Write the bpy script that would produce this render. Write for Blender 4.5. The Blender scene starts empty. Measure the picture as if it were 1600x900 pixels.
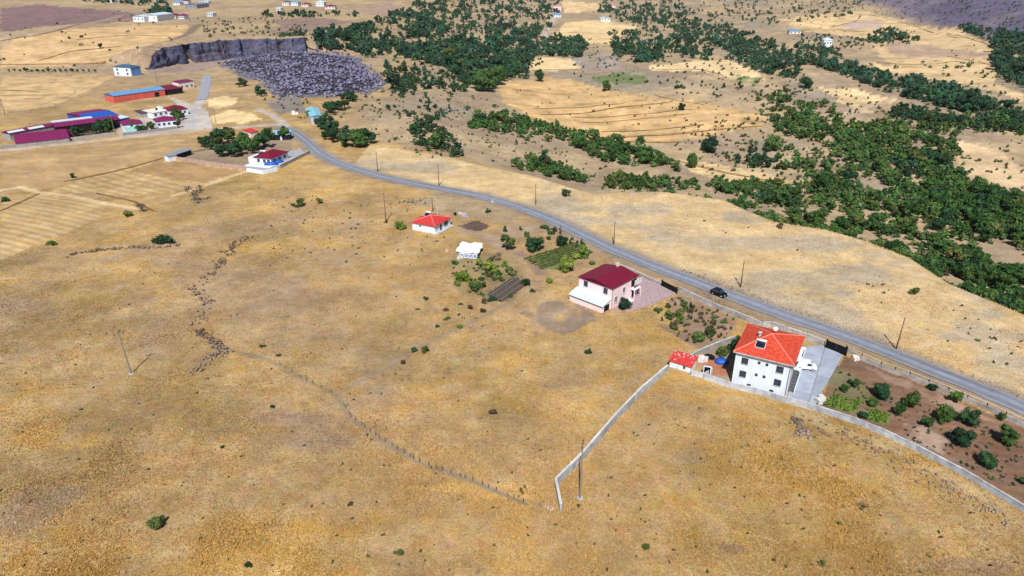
import bpy, math, random
import numpy as np
from mathutils import Vector, Matrix, Euler

# ------------------------------------------------------------------ camera, sky, sun, exposure
SC = bpy.context.scene
PITCH = math.radians(25.0); F = 1081.0; HC = 80.0
cam_d = bpy.data.cameras.new('camera'); cam = bpy.data.objects.new('camera', cam_d)
SC.collection.objects.link(cam); SC.camera = cam
cam.location = (0, 0, HC); cam.rotation_euler = (math.radians(90) - PITCH, 0, 0)
cam_d.sensor_width = 36; cam_d.lens = 36 * F / 1600; cam_d.clip_start = 0.5; cam_d.clip_end = 20000
SUN_EL = math.radians(50); SHADOW = Vector((0.08, 1.0))           # shadows run away from the camera
world = bpy.data.worlds.new('World'); SC.world = world; world.use_nodes = True
wn = world.node_tree.nodes; wl = world.node_tree.links
sky = wn.new('ShaderNodeTexSky'); sky.sky_type = 'NISHITA'; sky.sun_disc = False
sky.sun_elevation = SUN_EL; sky.sun_rotation = math.atan2(-SHADOW.x, -SHADOW.y)
sky.altitude = 1300; sky.air_density = 1.0; sky.dust_density = 0.6
wn['Background'].inputs['Strength'].default_value = 0.058
wl.new(sky.outputs[0], wn['Background'].inputs['Color'])
sd_ = bpy.data.lights.new('sun', 'SUN'); sd_.energy = 4.7; sd_.angle = math.radians(0.5); sd_.color = (1.0, 0.95, 0.87)
sun = bpy.data.objects.new('sun', sd_); SC.collection.objects.link(sun)
sdir = Vector((SHADOW.x, SHADOW.y, 0)).normalized() * math.cos(SUN_EL) + Vector((0, 0, -math.sin(SUN_EL)))
sun.rotation_euler = sdir.to_track_quat('-Z', 'Y').to_euler()
SC.view_settings.view_transform = 'Standard'; SC.view_settings.look = 'None'
SC.view_settings.exposure = 0.28; SC.view_settings.gamma = 1.0
SC.view_settings.use_curve_mapping = False

# ------------------------------------------------------------------ small maths
RNG = np.random.default_rng(7); random.seed(7)
COS, SIN = math.cos(PITCH), math.sin(PITCH)
def sstep(a, b, x):
    t = np.clip((np.asarray(x, float) - a) / (b - a), 0, 1); return t * t * (3 - 2 * t)
def _hash(i, j, s):
    n = (i * 374761393 + j * 668265263 + s * 1442695041) & 0xFFFFFFFF
    n = ((n ^ (n >> 13)) * 1274126177) & 0xFFFFFFFF
    return ((n ^ (n >> 16)) & 0xFFFF) / 65535.0
def vnoise(x, y, s=0):
    x = np.asarray(x, float); y = np.asarray(y, float)
    i = np.floor(x).astype(np.int64); j = np.floor(y).astype(np.int64)
    u = x - i; v = y - j; u = u * u * (3 - 2 * u); v = v * v * (3 - 2 * v)
    a = _hash(i, j, s); b = _hash(i + 1, j, s); c = _hash(i, j + 1, s); d = _hash(i + 1, j + 1, s)
    return (a * (1 - u) + b * u) * (1 - v) + (c * (1 - u) + d * u) * v
def fbm(x, y, s=0, o=4):
    r = 0; a = 0.5; t = 0
    for k in range(o):
        r = r + a * vnoise(x * 2 ** k, y * 2 ** k, s + k * 17); t += a; a *= 0.5
    return r / t
def flat(u, v, z=0.0):
    a = (u - 800) / F; b = (450 - v) / F
    d = np.array([a, COS + b * SIN, -SIN + b * COS]); t = (z - HC) / d[2]
    return np.array([0, 0, HC]) + d * t
def lin(h):
    h = h.lstrip('#'); c = [int(h[i:i + 2], 16) / 255 for i in (0, 2, 4)]
    return tuple(x / 12.92 if x <= 0.04045 else ((x + 0.055) / 1.055) ** 2.4 for x in c)
def segdist(x, y, pts):
    """distance to a polyline, and side (+ on the left of travel) of its nearest segment"""
    best = np.full(np.shape(x), 1e9); side = np.zeros(np.shape(x))
    for (ax, ay), (bx, by) in zip(pts[:-1], pts[1:]):
        dx, dy = bx - ax, by - ay; L = dx * dx + dy * dy
        t = np.clip(((x - ax) * dx + (y - ay) * dy) / L, 0, 1)
        d = np.hypot(x - ax - t * dx, y - ay - t * dy)
        m = d < best
        best = np.where(m, d, best); side = np.where(m, np.sign(dx * (y - ay) - dy * (x - ax)), side)
    return best, side

# ------------------------------------------------------------------ terrain height
RIM = [tuple(flat(*p)[:2]) for p in ((700, 247), (770, 262), (830, 274), (930, 304), (985, 299), (1040, 300), (1130, 312),
       (1210, 346), (1290, 357), (1350, 374), (1420, 402), (1480, 442), (1600, 492))]
RIM = [(RIM[0][0] - 300, RIM[0][1] + 160)] + RIM + [(RIM[-1][0] + 60, RIM[-1][1] - 60), (RIM[-1][0] + 260, RIM[-1][1] - 420)]
CLIFF = [tuple(flat(*p)[:2]) for p in ((229, 108), (262, 101), (300, 97), (340, 93), (390, 89), (435, 88), (478, 86))]
CX0, CX1 = CLIFF[0][0], CLIFF[-1][0]
CLF = [(CX0 - 900, CLIFF[0][1] + 40)] + CLIFF + [(CX1 + 500, CLIFF[-1][1] + 60)]
MNT = [(430, 560), (560, 900), (700, 1500), (860, 3000), (1200, 8000)]
def H(x, y):
    x = np.asarray(x, float); y = np.asarray(y, float)
    z = 0.9 * (fbm(x / 55, y / 55, 3, 3) - 0.5)
    d, sg = segdist(x, y, RIM); s = np.where(sg > 0, d, -d)
    amp = 21 * sstep(-70, 60, x)
    sp = np.maximum(s, 0)
    z = z - amp * (1 - np.exp(-sp / 24)) + amp * 0.8 * sstep(60, 420, sp)
    z = z + 13 * (fbm(x / 130, y / 130, 11, 4) - 0.5) * sstep(20, 160, s) * sstep(-80, 60, x)
    d, sg = segdist(x, y, CLF); c = np.where(sg > 0, d, -d)
    wl_ = sstep(CX0 + 6, CX0 - 60, x); wr_ = sstep(CX1 - 6, CX1 + 60, x)
    rise = sstep(2, 11, c) * (1 - wl_) * (1 - wr_) + sstep(-40, 130, c) * wl_ + sstep(-30, 120, c) * wr_
    z = z + 18 * rise * (1 - sstep(-190, 60, x))
    z = z + 5 * (fbm(x / 260, y / 260, 23, 3) - 0.5) * sstep(420, 700, y)
    z = z + 75 * sstep(1050, 2700, y) + 60 * sstep(2500, 5000, y)
    d, sg = segdist(x, y, MNT); m = np.where(sg < 0, d, 0)
    z = z + 0.34 * m * sstep(0, 90, m) * (0.75 + 0.5 * fbm(x / 90, y / 90, 31, 4)) * (1 - 0.5 * sstep(300, 1500, m))
    return z
_TY = np.geomspace(30, 6500, 760); _TT = np.linspace(-1.35, 1.35, 900)
_gy, _gt = np.meshgrid(_TY, _TT, indexing='ij'); _HG = H(_gt * (_gy + 40), _gy)
_LG = math.log(6500 / 30) / 759
def Hq(x, y):
    """quick terrain height from a table"""
    a = np.clip(np.log(np.maximum(y, 30.0) / 30) / _LG, 0, 758.99); b = np.clip((x / (y + 40) + 1.35) / 2.7 * 899, 0, 898.99)
    i = a.astype(int); j = b.astype(int); u = a - i; v = b - j
    return (_HG[i, j] * (1 - v) + _HG[i, j + 1] * v) * (1 - u) + (_HG[i + 1, j] * (1 - v) + _HG[i + 1, j + 1] * v) * u
_TS = np.geomspace(50, 6000, 420)
def P(u, v):
    """points on the terrain seen through photo pixels (u, v); arrays allowed -> (n,3)"""
    u = np.atleast_1d(np.asarray(u, float)); v = np.atleast_1d(np.asarray(v, float))
    a = (u - 800) / F; b = (450 - v) / F
    dx, dy, dz = a, COS + b * SIN, -SIN + b * COS
    t = _TS[None]; bel = HC + dz[:, None] * t < Hq(dx[:, None] * t, dy[:, None] * t)
    k = np.where(bel.any(1), bel.argmax(1), 419); lo = _TS[np.maximum(k - 1, 0)]; hi = _TS[k]
    for _ in range(16):
        m = (lo + hi) / 2; bl = HC + dz * m < Hq(dx * m, dy * m)
        hi = np.where(bl, m, hi); lo = np.where(bl, lo, m)
    x, y = dx * hi, dy * hi
    return np.stack([x, y, H(x, y)], 1)
def P1(u, v): return Vector(P(u, v)[0])
def PL(pts): return P([p[0] for p in pts], [p[1] for p in pts])
def gz(x, y): return float(H(np.array([x]), np.array([y]))[0])
def pxm(p):   # photo pixels per metre at a point
    return F / (p[1] * COS - (p[2] - HC) * SIN)
def inpoly(x, y, poly):
    r = np.zeros(np.shape(x), bool); n = len(poly)
    for i in range(n):
        ax, ay = poly[i][0], poly[i][1]; bx, by = poly[(i + 1) % n][0], poly[(i + 1) % n][1]
        if ay == by: continue
        r ^= ((ay > y) != (by > y)) & (x < (bx - ax) * (y - ay) / (by - ay) + ax)
    return r

# ------------------------------------------------------------------ objects, tags, mesh builder
COL = SC.collection
def link(o, parent=None):
    COL.objects.link(o)
    if parent is not None: o.parent = parent
    return o
def tag(o, label=None, cat=None, group=None, kind=None):
    if label: o['label'] = label
    if cat: o['category'] = cat
    if group: o['group'] = group
    if kind: o['kind'] = kind
    return o
def empty(name, loc, rz=0.0, label=None, cat=None, group=None):
    o = bpy.data.objects.new(name, None); o.location = loc; o.rotation_euler = (0, 0, rz); o.empty_display_size = 0.5
    link(o); return tag(o, label, cat, group)
class MB:
    def __init__(s): s.v = []; s.f = []
    def add(s, vs, fs):
        n = len(s.v); s.v += [tuple(p) for p in vs]; s.f += [tuple(i + n for i in f) for f in fs]; return s
    def box(s, x0, x1, y0, y1, z0, z1):
        return s.add([(x0, y0, z0), (x1, y0, z0), (x1, y1, z0), (x0, y1, z0), (x0, y0, z1), (x1, y0, z1), (x1, y1, z1), (x0, y1, z1)],
                     [(0, 3, 2, 1), (4, 5, 6, 7), (0, 1, 5, 4), (1, 2, 6, 5), (2, 3, 7, 6), (3, 0, 4, 7)])
    def tube(s, p0, p1, r0, r1=None, n=8, cap=True):
        p0 = Vector(p0); p1 = Vector(p1); r1 = r0 if r1 is None else r1
        q = (p1 - p0).to_track_quat('Z', 'Y'); vs = []
        for p, r in ((p0, r0), (p1, r1)):
            for k in range(n):
                a = 2 * math.pi * k / n; vs.append(p + q @ Vector((r * math.cos(a), r * math.sin(a), 0)))
        fs = [(k, (k + 1) % n, n + (k + 1) % n, n + k) for k in range(n)]
        if cap: fs += [tuple(range(n - 1, -1, -1)), tuple(range(n, 2 * n))]
        return s.add(vs, fs)
    def prism(s, poly, z0, z1):       # vertical extrusion of an xy polygon
        n = len(poly)
        return s.add([(p[0], p[1], z0) for p in poly] + [(p[0], p[1], z1) for p in poly],
                     [tuple(range(n - 1, -1, -1)), tuple(range(n, 2 * n))] + [(k, (k + 1) % n, n + (k + 1) % n, n + k) for k in range(n)])
    def profile(s, poly, y0, y1):     # xz polygon extruded along y
        n = len(poly)
        return s.add([(p[0], y0, p[1]) for p in poly] + [(p[0], y1, p[1]) for p in poly],
                     [tuple(range(n)), tuple(range(2 * n - 1, n - 1, -1))] + [(k, n + k, n + (k + 1) % n, (k + 1) % n) for k in range(n)])
    def mesh(s, name, mat, smooth=False):
        m = bpy.data.meshes.new(name); m.from_pydata(s.v, [], s.f); m.validate()
        if mat: m.materials.append(mat)
        if smooth: m.polygons.foreach_set('use_smooth', [True] * len(m.polygons))
        return m
    def build(s, name, mat, parent=None, smooth=False):
        return link(bpy.data.objects.new(name, s.mesh(name, mat, smooth)), parent)
def npmesh(name, V, T, mat, col=None, smooth=False, mats=None):
    """triangle (n,3) or quad (n,4) mesh from arrays, with an optional vertex colour"""
    m = bpy.data.meshes.new(name); V = np.asarray(V, np.float32); T = np.asarray(T, np.int32); k = T.shape[1]
    m.vertices.add(len(V)); m.vertices.foreach_set('co', V.ravel())
    m.loops.add(T.size); m.loops.foreach_set('vertex_index', T.ravel())
    m.polygons.add(len(T)); m.polygons.foreach_set('loop_start', np.arange(0, T.size, k, dtype=np.int32))
    m.polygons.foreach_set('loop_total', np.full(len(T), k, np.int32))
    if smooth: m.polygons.foreach_set('use_smooth', np.ones(len(T), bool))
    m.update(calc_edges=True)
    if col is not None:
        a = m.color_attributes.new('Col', 'FLOAT_COLOR', 'POINT')
        c = np.ones((len(V), 4), np.float32); c[:, :3] = col; a.data.foreach_set('color', c.ravel())
    m.materials.append(mat); return m

# ------------------------------------------------------------------ materials
MATS = {}
def mat(name, col, rough=0.8, var=0.18, scale=1.2, bump=0.0, bscale=8.0, metal=0.0, col2=None, stretch=None, spec=0.3):
    if name in MATS: return MATS[name]
    m = bpy.data.materials.new(name); m.use_nodes = True; n = m.node_tree.nodes; l = m.node_tree.links
    b = n['Principled BSDF']; b.inputs['Roughness'].default_value = rough; b.inputs['Metallic'].default_value = metal
    b.inputs['Specular IOR Level'].default_value = spec
    c = lin(col) if isinstance(col, str) else col
    tc = n.new('ShaderNodeTexCoord'); src = tc.outputs['Object']
    if stretch:
        mp = n.new('ShaderNodeMapping'); mp.inputs['Scale'].default_value = stretch; l.new(src, mp.inputs[0]); src = mp.outputs[0]
    nz = n.new('ShaderNodeTexNoise'); nz.inputs['Scale'].default_value = scale; nz.inputs['Detail'].default_value = 6; l.new(src, nz.inputs['Vector'])
    r = n.new('ShaderNodeValToRGB'); e = r.color_ramp.elements
    d = lin(col2) if isinstance(col2, str) else (col2 or tuple(x * (1 - 2.2 * var) for x in c))
    e[0].position = 0.3; e[0].color = (*d, 1); e[1].position = 0.68; e[1].color = (*[min(1, x * (1 + var * 0.6)) for x in c], 1)
    l.new(nz.outputs[0], r.inputs[0]); l.new(r.outputs[0], b.inputs['Base Color'])
    if bump:
        n2 = n.new('ShaderNodeTexNoise'); n2.inputs['Scale'].default_value = bscale; n2.inputs['Detail'].default_value = 5; l.new(src, n2.inputs['Vector'])
        bp = n.new('ShaderNodeBump'); bp.inputs['Strength'].default_value = bump; bp.inputs['Distance'].default_value = 0.1
        l.new(n2.outputs[0], bp.inputs['Height']); l.new(bp.outputs[0], b.inputs['Normal'])
    if name in ('concrete', 'weathered_concrete', 'yard_concrete', 'sill_stone', 'grey_block'):       # each panel weathered a little differently
        oi = n.new('ShaderNodeObjectInfo'); mr = n.new('ShaderNodeMapRange'); mr.inputs[3].default_value = .8; mr.inputs[4].default_value = 1.08; l.new(oi.outputs['Random'], mr.inputs[0])
        mx = n.new('ShaderNodeMix'); mx.data_type = 'RGBA'; mx.blend_type = 'MULTIPLY'; mx.inputs[0].default_value = 1; l.new(r.outputs[0], mx.inputs[6]); l.new(mr.outputs[0], mx.inputs[7]); l.new(mx.outputs[2], b.inputs['Base Color'])
    MATS[name] = m; return m
def roofmat(name, col, wave=3.0, bump=0.5, var=0.2, rough=0.6, axis='X', metal=0.0, col2=None):
    m = mat(name, col, rough, var, 1.7, metal=metal, col2=col2); n = m.node_tree.nodes; l = m.node_tree.links
    if 'Wave Texture' in n: return m
    tc = n['Texture Coordinate']; w = n.new('ShaderNodeTexWave'); w.inputs['Scale'].default_value = wave
    w.bands_direction = axis; w.inputs['Distortion'].default_value = 0.4; l.new(tc.outputs['Object'], w.inputs['Vector'])
    bp = n.new('ShaderNodeBump'); bp.inputs['Strength'].default_value = bump; bp.inputs['Distance'].default_value = 0.06
    l.new(w.outputs['Fac'], bp.inputs['Height']); l.new(bp.outputs[0], n['Principled BSDF'].inputs['Normal'])
    return m
def vcolmat(name, rough=0.9, noise=None, objvar=0.0, spec=0.1, bump=None):
    """vertex colour x fine object-space noise (noise = (scale, low, high)); objvar = per-object brightness variation"""
    m = bpy.data.materials.new(name); m.use_nodes = True; n = m.node_tree.nodes; l = m.node_tree.links
    b = n['Principled BSDF']; b.inputs['Roughness'].default_value = rough; b.inputs['Specular IOR Level'].default_value = spec
    at = n.new('ShaderNodeAttribute'); at.attribute_name = 'Col'; out = at.outputs['Color']
    tc = n.new('ShaderNodeTexCoord')
    def mul(a, f):
        x = n.new('ShaderNodeMix'); x.data_type = 'RGBA'; x.blend_type = 'MULTIPLY'; x.inputs[0].default_value = 1
        l.new(a, x.inputs[6]); l.new(f, x.inputs[7]); return x.outputs[2]
    def mr(v, lo, hi, a=0.25, c=0.75):
        x = n.new('ShaderNodeMapRange'); x.inputs[1].default_value = a; x.inputs[2].default_value = c
        x.inputs[3].default_value = lo; x.inputs[4].default_value = hi; l.new(v, x.inputs[0]); return x.outputs[0]
    for (sc, lo, hi) in (noise or []):
        nz = n.new('ShaderNodeTexNoise'); nz.inputs['Scale'].default_value = sc; nz.inputs['Detail'].default_value = 5
        nz.inputs['Roughness'].default_value = 0.65
        l.new(tc.outputs['Object'], nz.inputs['Vector']); out = mul(out, mr(nz.outputs[0], lo, hi))
    if objvar:
        oi = n.new('ShaderNodeObjectInfo'); out = mul(out, mr(oi.outputs['Random'], 1 - objvar, 1 + objvar, 0, 1))
        hs = n.new('ShaderNodeHueSaturation'); l.new(out, hs.inputs['Color']); l.new(mr(oi.outputs['Random'], 0.515, 0.475, 0, 1), hs.inputs['Hue']); out = hs.outputs[0]
    l.new(out, b.inputs['Base Color'])
    if bump:
        sc, st, di = bump
        n2 = n.new('ShaderNodeTexNoise'); n2.inputs['Scale'].default_value = sc; n2.inputs['Detail'].default_value = 6; n2.inputs['Roughness'].default_value = 0.7
        l.new(tc.outputs['Object'], n2.inputs['Vector'])
        bp = n.new('ShaderNodeBump'); bp.inputs['Strength'].default_value = st; bp.inputs['Distance'].default_value = di
        l.new(n2.outputs[0], bp.inputs['Height']); l.new(bp.outputs[0], b.inputs['Normal'])
    return m

# ------------------------------------------------------------------ ground colours (albedo by land use; the far mountain carries painted haze)
C_GOLD, C_TAN, C_MAUVE, C_OLIVE = map(lambda h: np.array(lin(h)), ('b8934c', 'aa8a56', '957f6b', '8d7545'))
C_PALE = np.array(lin('ad9570')); C_EARTH = np.array(lin('9c866c')); C_GREY = np.array(lin('8b8577'))
# (polygon in photo pixels, colour, stripes (angle deg, period m, depth), tuft amount)
LAND = [
 ([(0, 240), (130, 228), (300, 213), (372, 208), (345, 224), (250, 247), (150, 272), (60, 298), (0, 304)], 'ae8c5a', (8, 9, .05), .1),
 ([(75, 298), (180, 264), (255, 248), (388, 266), (330, 290), (230, 306), (150, 302)], 'b8965f', (24, 3.2, .2), .1),
 ([(205, 268), (255, 250), (380, 266), (320, 288), (270, 278)], 'a07c4a', (24, 3, .05), .1),
 ([(0, 312), (60, 303), (140, 312), (172, 318), (150, 342), (80, 374), (0, 406)], 'ba9962', (-24, 3.2, .22), .1),
 ([(0, 122), (110, 118), (175, 119), (160, 131), (115, 150), (80, 166), (0, 176)], 'c8a46c', (14, 20, -.3), .1),
 ([(0, 72), (100, 47), (215, 38), (300, 40), (268, 62), (200, 78), (165, 96), (60, 104), (0, 109)], 'c6a068', (8, 40, -.2), .1),
 ([(0, 13), (60, 7), (150, 14), (225, 22), (200, 34), (120, 37), (0, 50)], '806266', (3, 40, .06), .0),
 ([(0, 50), (120, 38), (120, 45), (0, 66)], 'ab9070', None, .2),
 ([(420, 30), (500, 28), (560, 34), (500, 44), (470, 54), (410, 52), (440, 40)], '8a7268', None, .0),
 ([(540, 18), (610, 5), (650, 18), (600, 26)], 'a08474', None, .0),
 ([(330, 156), (350, 150), (372, 153), (368, 164), (345, 170), (332, 166)], 'd9bd82', None, .0),
 ([(336, 182), (360, 172), (395, 176), (410, 186), (380, 193), (340, 193)], 'dcc084', None, .0),
 ([(775, 130), (850, 120), (905, 125), (960, 142), (1090, 160), (1195, 180), (1188, 197), (1100, 214), (1040, 223), (960, 223), (880, 206), (820, 180), (785, 160)], 'caa262', (4, 17, -.34), .2),
 ([(825, 97), (840, 90), (903, 90), (905, 107), (860, 110), (822, 110)], 'dcbc82', None, .1),
 ([(885, 34), (1000, 42), (972, 52), (962, 71), (915, 68), (858, 60)], 'd8b87c', None, .0),
 ([(880, 0), (930, 5), (945, 15), (880, 21)], 'd3b279', None, .0),
 ([(1013, 103), (1090, 95), (1140, 95), (1175, 109), (1197, 127), (1150, 129), (1110, 113), (1020, 110)], 'dcbc84', None, .1),
 ([(1050, 248), (1110, 255), (1200, 270), (1242, 283), (1200, 291), (1130, 281), (1080, 269)], 'cdae76', (12, 5, .16), .1),
 ([(1210, 30), (1345, 17), (1400, 30), (1500, 43), (1570, 76), (1560, 100), (1552, 130), (1600, 146), (1600, 160), (1500, 131), (1420, 119), (1370, 86), (1360, 60), (1300, 54), (1240, 46)], 'cfae78', (10, 30, -.26), .1),
 ([(1235, 34), (1300, 32), (1310, 40), (1240, 44)], 'd6b57a', None, .0),
 ([(1310, 40), (1360, 30), (1385, 40), (1330, 46)], 'b59c92', None, .0),
 ([(1380, 66), (1450, 72), (1540, 82), (1560, 92), (1470, 90), (1400, 88)], 'a98d76', None, .4),
 ([(1275, 136), (1340, 140), (1400, 156), (1390, 163), (1330, 160), (1300, 150)], 'dcbd84', None, .1),
 ([(1310, 150), (1365, 175), (1350, 178), (1300, 158)], 'cdb07c', None, .1),
 ([(1370, 98), (1420, 112), (1400, 116), (1365, 104)], 'd4b478', None, .0),
 ([(1480, 220), (1560, 232), (1600, 262), (1600, 300), (1540, 286), (1500, 266), (1490, 242)], 'cfb084', None, .2),
 ([(905, 112), (960, 112), (1010, 120), (1010, 132), (930, 128)], '6f7c4c', None, .3),
 ([(1120, 110), (1190, 122), (1180, 132), (1140, 128)], '7d8456', None, .3),
 ([(890, 92), (960, 85), (970, 105), (920, 110), (905, 105)], '938a8c', None, .3),
 ([(335, 98), (430, 80), (500, 74), (562, 90), (604, 130), (575, 148), (500, 153), (430, 152), (405, 132), (350, 108)], '6f6c78', None, .3),
 ([(430, 92), (462, 84), (468, 92), (450, 100), (420, 100)], 'b39a76', None, .1),
 ([(232, 106), (340, 94), (345, 105), (300, 112), (235, 116)], '9a8378', None, .2),
 ([(410, 155), (470, 150), (480, 175), (430, 178)], '837a74', None, .3),
 ([(262, 150), (330, 172), (340, 198), (300, 205), (270, 200), (290, 178)], 'b9b2ac', None, .0),
 ([(300, 236), (400, 210), (460, 214), (455, 240), (384, 262), (262, 246)], '94806a', None, .2),
 ([(105, 200), (180, 192), (185, 208), (112, 217)], '4f4a34', None, .2),
 ([(185, 195), (240, 178), (290, 178), (290, 205), (190, 215)], 'b3a49c', None, .0),
 ([(1316, 558), (1345, 562), (1480, 617), (1600, 668), (1640, 690), (1640, 810), (1600, 788), (1500, 731), (1400, 681), (1275, 634)], '7c5b49', (-20, 2.6, .12), .12),
 ([(1287, 622), (1305, 615), (1345, 640), (1338, 647), (1290, 634)], '6f7a36', (-25, 1.4, .2), .5),
 ([(1352, 642), (1365, 638), (1395, 656), (1390, 664), (1360, 656)], '76823a', (-25, 1.4, .2), .5),
 ([(1415, 662), (1450, 668), (1490, 690), (1470, 708), (1400, 680)], 'a08676', None, .3),
 ([(1285, 606), (1300, 568), (1345, 596), (1380, 640), (1310, 618)], '77704c', None, .3),
 ([(1330, 562), (1480, 620), (1560, 660), (1480, 640), (1400, 600)], '9a7a66', None, .3),
 ([(700, 405), (760, 395), (830, 425), (800, 470), (740, 470), (705, 445)], '8d7a50', None, .3),
 ([(1010, 478), (1060, 462), (1150, 498), (1145, 525), (1095, 546), (1060, 532), (1020, 502)], '93735c', None, .3),
 ([(1095, 546), (1140, 528), (1150, 545), (1140, 600), (1100, 590), (1100, 565)], '8d7f70', None, .1),
 ([(1092, 568), (1125, 558), (1145, 575), (1138, 590), (1115, 585)], 'a4633c', None, .0),
 ([(812, 488), (850, 470), (900, 472), (938, 498), (880, 522), (850, 512)], '8f7a66', None, .3),
 ([(712, 352), (745, 345), (768, 352), (752, 362), (725, 360)], '5e4a48', None, .0),
 ([(705, 350), (722, 356), (790, 372), (800, 392), (768, 388), (750, 372), (715, 362)], 'a08770', None, .0),
 ([(640, 318), (680, 300), (760, 310), (820, 330), (800, 350), (740, 340), (690, 330)], 'a08a68', None, .8),
 ([(817, 407), (800, 398), (812, 392), (845, 418), (862, 430), (835, 430)], '8d715c', None, .0),
 ([(817, 406), (905, 377), (928, 396), (888, 421), (845, 421)], '6d7440', (30, 1.9, .3), .3),
 ([(790, 352), (830, 350), (842, 356), (800, 378), (780, 372)], 'a2886c', None, .2),
]
ROCKY = [(0, 795), (100, 760), (160, 740), (120, 790), (60, 850), (0, 880)]
LANDW = [(PL(p)[:, :2], np.array(lin(c)), st, g) for p, c, st, g in LAND]
def land(x, y):
    """albedo (n,3) and wild-grass amount (n) for ground points"""
    x = np.asarray(x, float); y = np.asarray(y, float)
    n1 = fbm(x / 34, y / 34, 41, 4); n2 = fbm(x / 11, y / 9, 43, 4); n3 = fbm(x / 75, y / 75, 47, 3); n4 = fbm(x / 4.5, y / 4.5, 49, 3)
    def mx(a, b, t): return a * (1 - t[:, None]) + b * t[:, None]
    c = np.repeat(C_TAN[None], len(x), 0)
    c = mx(c, C_GOLD[None], sstep(.42, .66, n1 * .55 + n2 * .45))
    c = mx(c, C_MAUVE[None], sstep(.50, .72, fbm(x / 26, y / 22, 53, 4)) * .45)
    c = mx(c, C_OLIVE[None], sstep(.52, .72, fbm(x / 19, y / 19, 57, 4)) * .55)
    near = sstep(60, 10, y - 110) * sstep(-10, 45, x)
    c = mx(c, C_GOLD[None] * .84, near * .5)
    for px_, py_, rx_, ry_, hx, st in PATCHW:
        q = np.hypot((x - px_) / rx_, (y - py_) / ry_) + (n2 - .5) * 1.1 + (n4 - .5) * .5; c = mx(c, hx[None], sstep(1.1, .55, q) * st)
    rim, sg = segdist(x, y, RIM); s = np.where(sg > 0, rim, -rim)
    road = ROADW; rd, rs = segdist(x, y, road)
    right = (rs > 0) * sstep(0, 6, rd) * (x > -70) * (s < 4)                 # strip between road and rim: paler straw
    pal = mx(np.repeat(np.array(lin('cbae7a'))[None], len(x), 0), np.array(lin('b3a389'))[None], sstep(.46, .64, fbm(x / 16, y / 12, 61, 4)))
    c = mx(c, pal, right * .85)
    val = sstep(2, 22, s) * sstep(-120, -60, x)                              # valley beyond the rim: pinkish earth
    ve = mx(np.repeat(C_EARTH[None], len(x), 0), C_PALE[None], sstep(.42, .62, n1)); ve = mx(ve, C_GREY[None], sstep(.55, .7, n3) * .6)
    c = mx(c, ve, val)
    far = sstep(400, 640, y) * sstep(-60, -140, x)                           # upper left plain
    c = mx(c, mx(np.repeat(C_PALE[None], len(x), 0), C_EARTH[None], sstep(.4, .6, n3)), far * .85)
    g = np.ones(len(x)) * (1 - .35 * val)
    d, sg = segdist(x, y, MNT); m = sstep(0, 50, np.where(sg < 0, d, 0))
    mc = mx(np.repeat(np.array(lin('655d7a'))[None], len(x), 0), np.array(lin('7b7080'))[None], sstep(.4, .65, fbm(x / 70, y / 70, 67, 4)))  # mountain: purple cast of distant haze put into the ground colour
    c = mx(c, mc, m)
    w = np.minimum(y * .006, 4); jx = (fbm(x / (w * 4 + .5), y / (w * 4 + .5), 71, 2) - .5) * w * 2.4; jy = (fbm(x / (w * 4 + .5), y / (w * 4 + .5), 73, 2) - .5) * w * 2.4
    for poly, pc, st, gg in LANDW:
        x0, y0 = poly.min(0) - 6; x1, y1 = poly.max(0) + 6
        k = np.where((x > x0) & (x < x1) & (y > y0) & (y < y1))[0]
        if not len(k): continue
        k = k[inpoly(x[k] + jx[k], y[k] + jy[k], poly)]
        cc = np.repeat(pc[None], len(k), 0) * (0.86 + 0.28 * n2[k])[:, None] * (0.93 + 0.14 * n4[k])[:, None]
        if st:
            a = math.radians(st[0]); q = (-x[k] * math.sin(a) + y[k] * math.cos(a)) / st[1] + 1.2 * fbm(x[k] / 40, y[k] / 40, 79, 2)
            wv = np.abs((q % 1) * 2 - 1)
            if st[2] < 0: cc = cc * (1 + st[2] * sstep(.72, .95, wv + .25 * (fbm(x[k] / 25, y[k] / 9, 83, 2) - .5)) + .14 * (vnoise(np.floor(q + .5), np.floor(q + .5) * 0, 5) - .5))[:, None]
            else: cc = cc * (1 + st[2] * (sstep(.15, .85, wv) * 1.6 - 1.0) + st[2] * .8 * (vnoise(np.floor(q), np.floor(q), 5) - .5))[:, None]
        al = sstep(.28, .52, fbm(x[k] / (3 + y[k] * .012), y[k] / (3 + y[k] * .012), 151, 3)) if gg == .3 else np.full(len(k), .92)
        c[k] = cc * al[:, None] + c[k] * (1 - al[:, None]); g[k] = gg * al + g[k] * (1 - al)
    # verges, tracks worn by wheels
    e = sstep(7.0, 3.0, rd + (n4 - .5) * 2) * (x > -150); c = mx(c, np.array(lin('8b8078'))[None], e * (.45 + .55 * n4)); g = g * (1 - .6 * e)
    for pts, wd, hx in TRACKW:
        td, _ = segdist(x, y, pts); t = sstep(wd * 1.15, wd * .45, td + (n4 - .5) * wd * .8); al = .9 if wd != 1.7 else sstep(.35, .6, n2) * .8; c = mx(c, np.array(lin(hx))[None], t * al); g = g * (1 - t * (wd != 1.7))
    return np.clip(c, 0.01, .8), g
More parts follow.
